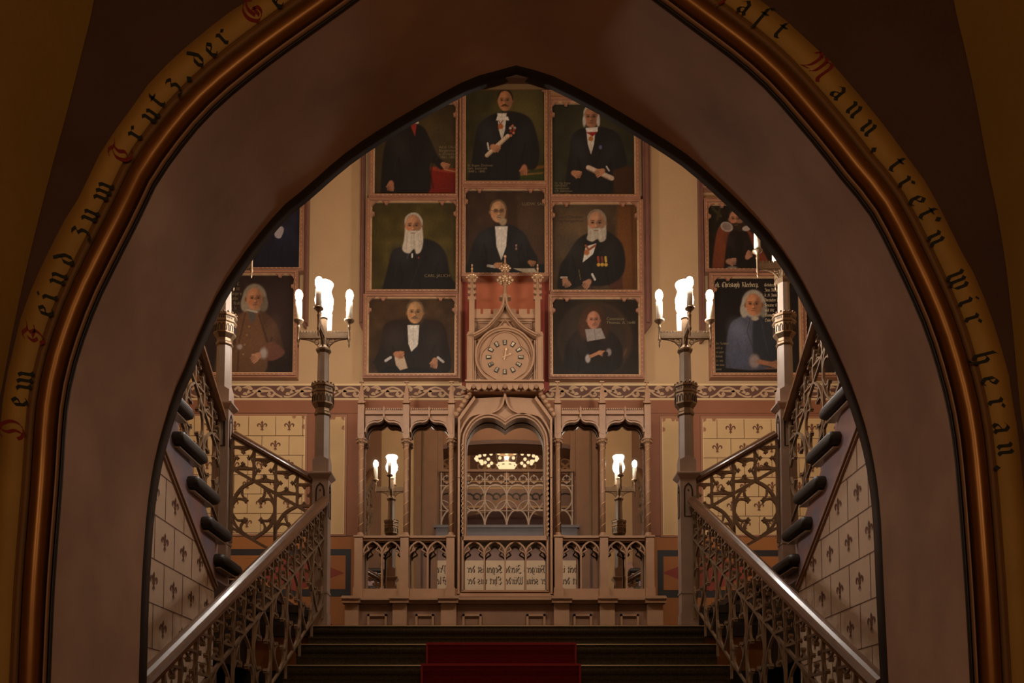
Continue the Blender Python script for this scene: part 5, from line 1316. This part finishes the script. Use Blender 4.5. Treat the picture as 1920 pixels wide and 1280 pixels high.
# ------------------------------------------------------------------ stairs
st = thing('staircase', 'dark carpeted central staircase rising to the landing', 'stairs', (0, Y1, LAND))
HW = 370 / FPX * Y1
nst = 14
for i in range(nst):
    y = Y1 - GOING * i; z = LAND - RISE * i
    hw = HW + .02 if y - GOING > YA - .1 else 1.22
    m = MB().m('carpet_dark')
    if y < .9: break
    m.box(-hw, hw, y + .02, y + (GOING if i else .30) + .02, z - RISE - (.15 if i else 0), z - .012) if i else m.box(-hw, hw, y + .02, y + .28, z - RISE - .1, z - .012)
    # rounded nosing roll
    m.M = Matrix.Translation((0, y + .026, z - .030)) @ Matrix.Rotation(PI / 2, 4, 'Y')
    m.lathe([(.030, -hw), (.030, hw)], 14, (0, 0, 0))
    m.M = Matrix.Identity(4); m.box(-hw, hw, y + .026, y + .30, z - .03, z)
    m.box(-hw, hw, y + .012, y + .05, z - .085, z - .072); m.box(-hw, hw, y + .010, y + .05, z - RISE, z - RISE + .02)
    s_ = m.build('step', st)
    m = MB().m('nosing'); m.box(-hw, hw, y - .006, y + .014, z - .002, z + .004); m.build('nosing_strip', s_)
# red runner
m = MB().m('carpet_red'); 
for i in range(1, nst):
    y = Y1 - GOING * i; z = LAND - RISE * i
    hw = 300 / 2 / 833 * 2 * HW * .99
    if y < .9: break
    pr = [(y + GOING + (.0), z + .006), (y, z + .006), (y - .012, z - .002), (y - .014, z - .03), (y - .006, z - .065), (y - .006, z - RISE + .006)]
    cx = P(940, 1210, 5.9)[0]
    ring0 = [(cx - hw, a, b) for a, b in pr]; ring1 = [(cx + hw, a, b) for a, b in pr]
    m.m('carpet_red'); m.loft([ring0, ring1]); m.m('carpet_edge'); m.box(cx - hw, cx + hw, y - .018, y + .0, z - .004, z + .012)
    for s_ in (-1, 1): m.m('carpet_edge'); m.box(cx + s_ * hw - .006, cx + s_ * hw + .006, y - .017, y - .004, z - RISE, z + .008)
o = m.build('carpet_runner'); tag(o, 'deep red carpet runner down the middle of the dark steps', 'carpet')
for s_, lab in ((-1, 'left'), (1, 'right')):
    m = MB().m('carpet_red'); m.prism([(s_ * 1.27, LAND), (s_ * 1.30, LAND + .05), (s_ * 1.44, LAND + RISE + .012), (s_ * 1.95, LAND + RISE + .012), (s_ * 1.95, LAND + RISE), (s_ * 1.50, LAND + RISE), (s_ * 1.50, LAND)], 6.75, 7.35)
    m.m('carpet_dark'); m.prism([(s_ * 1.31, LAND + .05), (s_ * 1.42, LAND + RISE + .03), (s_ * 1.50, LAND + RISE + .03), (s_ * 1.50, LAND)], 6.62, 6.75)
    tag(m.build('carpet_runner'), 'end of the red carpet on the %s turning step behind the post' % lab, 'carpet')
# landing
m = MB().m('floor_stone'); m.box(-XO, XO, Y1 + .26, YB, LAND - .2, LAND - .004)
m.m('ochre'); m.box(-XO, -HW - .02, Y1 + .12, Y1 + .28, HALL, LAND - .004); m.box(HW + .02, XO, Y1 + .12, Y1 + .28, HALL, LAND - .004)
m.m('edge_dark'); m.box(-XO, -HW - .02, Y1 + .08, Y1 + .30, LAND - .06, LAND + .02); m.box(HW + .02, XO, Y1 + .08, Y1 + .30, LAND - .06, LAND + .02)
m.m('band_black'); m.box(-XO, -HW - .02, Y1 + .11, Y1 + .13, LAND - .42, LAND - .30); m.box(HW + .02, XO, Y1 + .11, Y1 + .13, LAND - .42, LAND - .30)
tag(m.build('floor_landing'), kind='structure')

# ------------------------------------------------------------------ spandrel walls of the side flights
XW = 1.79
def side_pt(px, py, s):
    """point of the plane x = s*XW behind that pixel"""
    if s > 0: px = 1894 - px
    a = (px - VPX) / FPX; b = (CY - py) / FPX
    yc = math.cos(PITCH) - b * math.sin(PITCH); zc_ = b * math.cos(PITCH) + math.sin(PITCH)
    t_ = s * XW / a; return t_ * yc, t_ * zc_
trimL = [side_pt(400, 1094, -1), side_pt(307, 853, -1)]
ty0, tz0 = trimL[0]; ty1, tz1 = trimL[1]; TS = (tz1 - tz0) / (ty0 - ty1)
YFAR = ty0 + .02
def ztrim(y): return tz0 + (ty0 - y) * TS
for s in (-1, 1):
    m = MB().m('side_plaster')
    def sp(pts, x_, m=m):
        pts = [(s * x_, a, b) for a, b in pts]
        m.poly(pts if s < 0 else pts[::-1])
    sp([(YA, HALL), (YFAR, HALL), (YFAR, ztrim(YFAR)), (YA, ztrim(YA))], XW)
    m.m('stone'); sp([(YA, ztrim(YA)), (YFAR, ztrim(YFAR)), (YFAR, HALL), (YA, HALL)], XW + .10)
    m.box(s * XW, s * (XW + .1), YFAR - .001, YFAR, HALL, ztrim(YFAR))
    # joints and lilies
    zc0 = side_pt(287, 962, -1)[1]; hC = .2285; e_ = .0015
    yj0 = side_pt(292, 1100, -1)[0]; cw = .272
    for r in range(-6, 6):
        z = zc0 - r * hC
        y_end = min(YFAR, ty0 - (z - tz0) / TS)
        if y_end > YA:
            m.m('thin_line'); sp([(YA, z - .0025), (y_end, z - .0025), (y_end, z + .0025), (YA, z + .0025)], XW - e_)
        for c in range(-8, 9):
            y = yj0 + (c + (.5 if r % 2 == 0 else 0) ) * cw - .03
            zl, zh = z, z + hC
            if YA < y < YFAR - .01 and zl < ztrim(y):
                m.m('thin_line'); zz = min(zh, ztrim(y)); sp([(y - .0025, zl), (y + .0025, zl), (y + .0025, zz), (y - .0025, zz)], XW - e_)
            yc_ = y + cw / 2; zm = z + hC * .5
            if YA < yc_ < YFAR - .05 and zm + .07 < ztrim(yc_ - .05) - .02:
                m.m('lily_brown')
                class _T: pass
                tmp = MB(); tmp.ms = m.ms; lily(tmp, 0, 0, .105, 0.0)
                n0 = len(m.v)
                m.v += [(s * (XW - 2 * e_), yc_ + s * 0 + (v[0] if s < 0 else v[0]), zm + v[2]) for v in tmp.v]
                for f in tmp.f: m.f.append([i + n0 for i in (f if s < 0 else f[::-1])]); m.mi.append(m.ms.index('lily_brown')); m.sm.append(False)
    tag(m.build('wall_left_stair' if s < 0 else 'wall_right_stair'), kind='structure')
    # raking trim, marbled string
    m = MB()
    def bar(o0, o1, x_, mn):
        m.m(mn); v = []
        for xx in (s * x_, s * (XW + .08)):
            for (y, z) in ((YA, ztrim(YA) + o0), (YFAR, ztrim(YFAR) + o0), (YFAR, ztrim(YFAR) + o1), (YA, ztrim(YA) + o1)): v.append((xx, y, z))
        m.add(v, [(0, 1, 2, 3), (7, 6, 5, 4), (0, 4, 5, 1), (2, 6, 7, 3), (1, 5, 6, 2), (0, 3, 7, 4)] if s > 0 else [(3, 2, 1, 0), (4, 5, 6, 7), (1, 5, 4, 0), (3, 7, 6, 2), (2, 6, 5, 1), (4, 7, 3, 0)])
    bar(-.022, -.002, XW - .012, 'side_trim'); bar(-.002, .012, XW - .022, 'side_trim'); bar(.012, .03, XW - .008, 'side_trim'); 
    bar(.03, .32, XW + .0, 'marbling')
    tag(m.build('trim_%d' % (5 if s < 0 else 6)), kind='structure')

# side flights: block treads with rounded ends
TR = [((378, 968), (425, 1012)), ((350, 893), (402, 942)), ((320, 810), (375, 862))]
for s in (-1, 1):
    t = thing('side_stairs', 'dark stone side flight climbing towards the viewer on the %s' % ('left' if s < 0 else 'right'), 'stairs', (s * 2.4, YFAR, LAND), 'side flights')
    g = .24; ya = side_pt(350, 893, -1)[0]; 
    zt3 = side_pt(376, 925, -1)[1]
    for j in range(-1, 8):
        y = ya - g * (j - 1) ; z = zt3 + RISE * 1.0 * (j - 1) + .01
        if y < YA + .05: break
        yb_ = y + .42
        m = MB().m('tread')
        prof = [(y + .035, z + .035), (y + .012, z + .022), (y, z), (y + .012, z - .022), (y + .035, z - .035), (yb_ - .035, z - .035), (yb_ - .012, z - .022), (yb_, z), (yb_ - .012, z + .022), (yb_ - .035, z + .035)]
        n = len(prof)
        xs = [s * (XW - .045), s * (XW - .062), s * (XW - .062), s * (XW - .03)]
        rings = []
        for (xo, sc) in ((XW - .062, .55), (XW - .056, .85), (XW - .04, 1.0), (3.28, 1.0)):
            cy_, cz_ = (y + yb_) / 2, z
            rings.append([(s * xo, cy_ + (a - cy_) * (1 - (1 - sc) * .12), cz_ + (b - cz_) * sc) for a, b in prof])
        v = [q for r_ in rings for q in r_]; f = [list(range(n))[::-1], [3 * n + i for i in range(n)]]
        for a in range(3):
            for b in range(n): f.append((a * n + b, a * n + (b + 1) % n, (a + 1) * n + (b + 1) % n, (a + 1) * n + b))
        m.smooth = True; m.add(v, f)
        m.smooth = False; m.m('marbling'); x0_, x1_ = sorted((s * (XW + .03), s * 3.2)); m.box(x0_, x1_, y + .05, yb_, z - RISE, z - .03)
        m.m('nosing'); x0_, x1_ = sorted((s * (XW - .03), s * (XW + .02))); m.box(x0_, x1_, y + .05, yb_ - .03, z - .05, z - .042)
        m.build('step', t)
    # the two turning steps between the posts
    i = 0 if s < 0 else 1
    a = Vector((N1[i][0], N1[i][1], 0)); b = Vector((N2[i][0], N2[i][1], 0))
    for j, (f0, zz) in enumerate(((.22, LAND + RISE), (.62, LAND + 2 * RISE))):
        p = a.lerp(b, f0); 
        m = MB().m('tread')
        v = [(p.x, p.y + .04, 0), (b.x, b.y + .02, 0), (s * 3.2, b.y + .02, 0), (s * 3.2, 7.4, 0), (p.x + s * .0, 7.4, 0)]
        vv = [(q[0], q[1], zz - .055) for q in v] + [(q[0], q[1], zz) for q in v]; n = len(v)
        fs = [list(range(n)), list(range(n, 2 * n))[::-1]] + [(k_, (k_ + 1) % n, (k_ + 1) % n + n, k_ + n) for k_ in range(n)]
        m.add(vv, fs)
        v2 = [(q[0] + s * .03, q[1] + .03, q[2]) for q in v]
        vv = [(q[0], q[1], zz - RISE) for q in v2] + [(q[0], q[1], zz - .05) for q in v2]; m.add(vv, fs); m.build('step', t)
    # block below the turning steps
    m = MB().m('edge_dark'); x0_, x1_ = sorted((s * (XW + .02), s * 3.2)); m.box(x0_, x1_, YFAR, Y1 + .1, LAND - .3, LAND + .2); m.build('block', t)

# ------------------------------------------------------------------ balustrades
def bud(m, x, z, ang, r, y0, y1):
    """trefoil bud pointing along ang"""
    a = math.radians(ang); ux, uz = math.cos(a), math.sin(a)
    def q(u, v): return (x + ux * u * r - uz * v * r, z + uz * u * r + ux * v * r)
    m.prism([q(-.9, -.25), q(-.3, -.35), q(-.2, -1.0), q(.35, -.95), q(.45, -.4), q(1.1, 0), q(.45, .4), q(.35, .95), q(-.2, 1.0), q(-.3, .35), q(-.9, .25)], y0 - .004, y1 + .004)
def ironwork(m, L, slope, c, d0, T, bottom, scale=1.0, wbar=.013, th=.011):
    """pattern in the plane (u,v): the rail falls with slope as u grows; v=0 at rail underside at u=0"""
    y0, y1 = -th, th; h = c * slope; H1 = c * 1.0
    n = int(L / c + .999)
    rail = lambda u: -slope * u
    diag = lambda u: -T - H1 - slope * u
    for j in range(n + 1):
        u = min(j * c, L)
        m.ribbon([(u, rail(u)), (u, diag(u) if j % 2 else bottom - slope * u)], wbar, y0, y1)
    for j in range(n):
        u0 = j * c; u1 = min(L, u0 + c); 
        if u1 - u0 < .03: continue
        t_ = -T - j * h; b = t_ - H1; uc = (u0 + u1) / 2; w_ = u1 - u0
        m.ribbon([(u0, t_), (u1, t_)], wbar, y0, y1); m.ribbon([(u0, b), (u1, b)], wbar, y0, y1)
        # cusps with buds from the four sides
        r = .17 * w_ / 1.6
        for (px_, pz_, an) in ((uc, t_, -90), (uc, b, 90), (u0, t_ - H1 / 2, 0), (u1, t_ - H1 / 2, 180)):
            a = math.radians(an); ux, uz = math.cos(a), math.sin(a)
            def q(u, v): return (px_ + ux * u - uz * v, pz_ + uz * u + ux * v)
            for s_ in (-1, 1): m.ribbon([q(0, s_ * w_ * .42), q(w_ * .045, s_ * w_ * .2), q(w_ * .16, 0)], wbar * .7, y0 + .002, y1 - .002)
            bud(m, *q(w_ * .23, 0), an, r * (.85 if th > .01 else .6), y0, y1)
    m.ribbon([(0, diag(0)), (L, diag(L))], wbar * 1.1, y0, y1)
    # large foils, two columns each
    k_ = 0
    while (2 * k_ + 1) * c < L + c * .4:
        uc = (2 * k_ + 1) * c; top = diag(uc); hh = (top - (bottom - slope * uc)) ; hh = min(hh, 2.75 * c)
        zc_ = top - hh / 2; bot = top - hh
        cl = lambda pts: [q for q in pts if -.001 <= q[0] <= L + .001]
        for s_ in (-1, 1):
            o = catmull([(uc, top), (uc + s_ * c * .55, top - hh * .13), (uc + s_ * c * .93, zc_ + hh * .14), (uc + s_ * c * .96, zc_ - hh * .1), (uc + s_ * c * .7, zc_ - hh * .3), (uc, bot)], 5)
            o = cl(o)
            if len(o) > 2: m.ribbon(o, wbar * 1.15, y0, y1)
            for (pts, an) in (([(uc + s_ * c * .52, top - hh * .14), (uc + s_ * c * .5, top - hh * .24), (uc + s_ * c * .36, zc_ + hh * .17)], 180 if s_ > 0 else 0),
                              ([(uc + s_ * c * .93, zc_ + hh * .10), (uc + s_ * c * .72, zc_ + hh * .19), (uc + s_ * c * .36, zc_ + hh * .17)], None),
                              ([(uc + s_ * c * .93, zc_ - hh * .06), (uc + s_ * c * .72, zc_ - hh * .17), (uc + s_ * c * .38, zc_ - hh * .17)], 180 if s_ > 0 else 0),
                              ([(uc + s_ * c * .5, zc_ - hh * .37), (uc + s_ * c * .55, zc_ - hh * .27), (uc + s_ * c * .38, zc_ - hh * .17)], None)):
                o = cl(catmull(pts, 4))
                if len(o) > 2:
                    m.ribbon(o, wbar * .85, y0 + .001, y1 - .001)
                    if an is not None and len(o) > 6: bud(m, o[-1][0], o[-1][1], an, c * (.13 if th > .01 else .085), y0, y1)
        m.ribbon([(max(0, uc - c), bot + slope * c), (min(L, uc + c), bot - slope * min(c, L - uc))], wbar, y0, y1) if uc < L else None
        k_ += 1
def railprofile(m, A, B, w_=.078, h=.062):
    """moulded handrail from A to B"""
    A = Vector(A); B = Vector(B); d = (B - A).normalized(); sd_ = d.cross(Vector((0, 0, 1))).normalized(); up = sd_.cross(d)
    pr = [(-.5, .0), (-.5, .25), (-.36, .42), (-.3, .62), (-.12, .74), (0, .78), (.12, .74), (.3, .62), (.36, .42), (.5, .25), (.5, 0), (.3, -.22), (-.3, -.22)]
    n = len(pr); v = []
    for P0 in (A, B): v += [tuple(P0 + sd_ * a * w_ + up * b * h) for a, b in pr]
    m.add(v, [list(range(n))[::-1], [n + i for i in range(n)]] + [(i, (i + 1) % n, n + (i + 1) % n, n + i) for i in range(n)])
def balustrade(label, A, B, c, T, bottom, name='stair_balustrade', hr=1.0, wbar=.014, th=.011):
    """A = top end on the rail underside, B = low end"""
    A = Vector(A); B = Vector(B); H = Vector((B.x - A.x, B.y - A.y, 0)); L = H.length; U = H / L; slope = (A.z - B.z) / L
    N = Vector((U.y, -U.x, 0))
    t = thing(name, label, 'balustrade', tuple(A + Vector((0, 0, bottom))), 'iron stair balustrades')
    m = MB().m('iron'); m.M = Matrix(((U.x, N.x, 0, A.x), (U.y, N.y, 0, A.y), (0, 0, 1, A.z), (0, 0, 0, 1)))
    ironwork(m, L, slope, c, 0, T, bottom, wbar=wbar, th=th); m.build('ironwork', t)
    m = MB().m('rail_wood'); railprofile(m, A + Vector((0, 0, .022)), B + Vector((0, 0, .022)), .078 * hr, .062 * hr); m.build('handrail', t)
    return t
for i, s in ((0, -1), (1, 1)):
    w = sd[i]
    zt_ = P(950, 948, 6.28)[1]
    xr = s * 1.298 + .012
    yB = YA + .06
    balustrade('long %s balustrade of the central flight with brown handrail' % w, (xr, 6.28, zt_), (xr, yB, zt_ - .49 * (6.28 - yB)), .17, .06, -.80, wbar=.012, th=.0065)
    a, b = N2[i], N1[i]
    za = P(950, 824, 6.3)[1]; zb_ = P(950, 907, 6.3)[1]
    balustrade('short raked balustrade joining the two %s posts' % w, (a[0] - s * .07, a[1] + .0, za), (b[0] + s * .07, b[1] - .02, zb_), .153, .055, -.74, wbar=.018)
    y0_ = 6.215; z0_ = 2.29; yE = YA + .06
    balustrade('upper flight balustrade rising towards the viewer on the %s' % w, (N2[i][0] + 0 * s, yE, z0_ + .61 * (y0_ - yE)), (N2[i][0], y0_, z0_), .17, .06, -.86, hr=1.3, wbar=.012, th=.008)
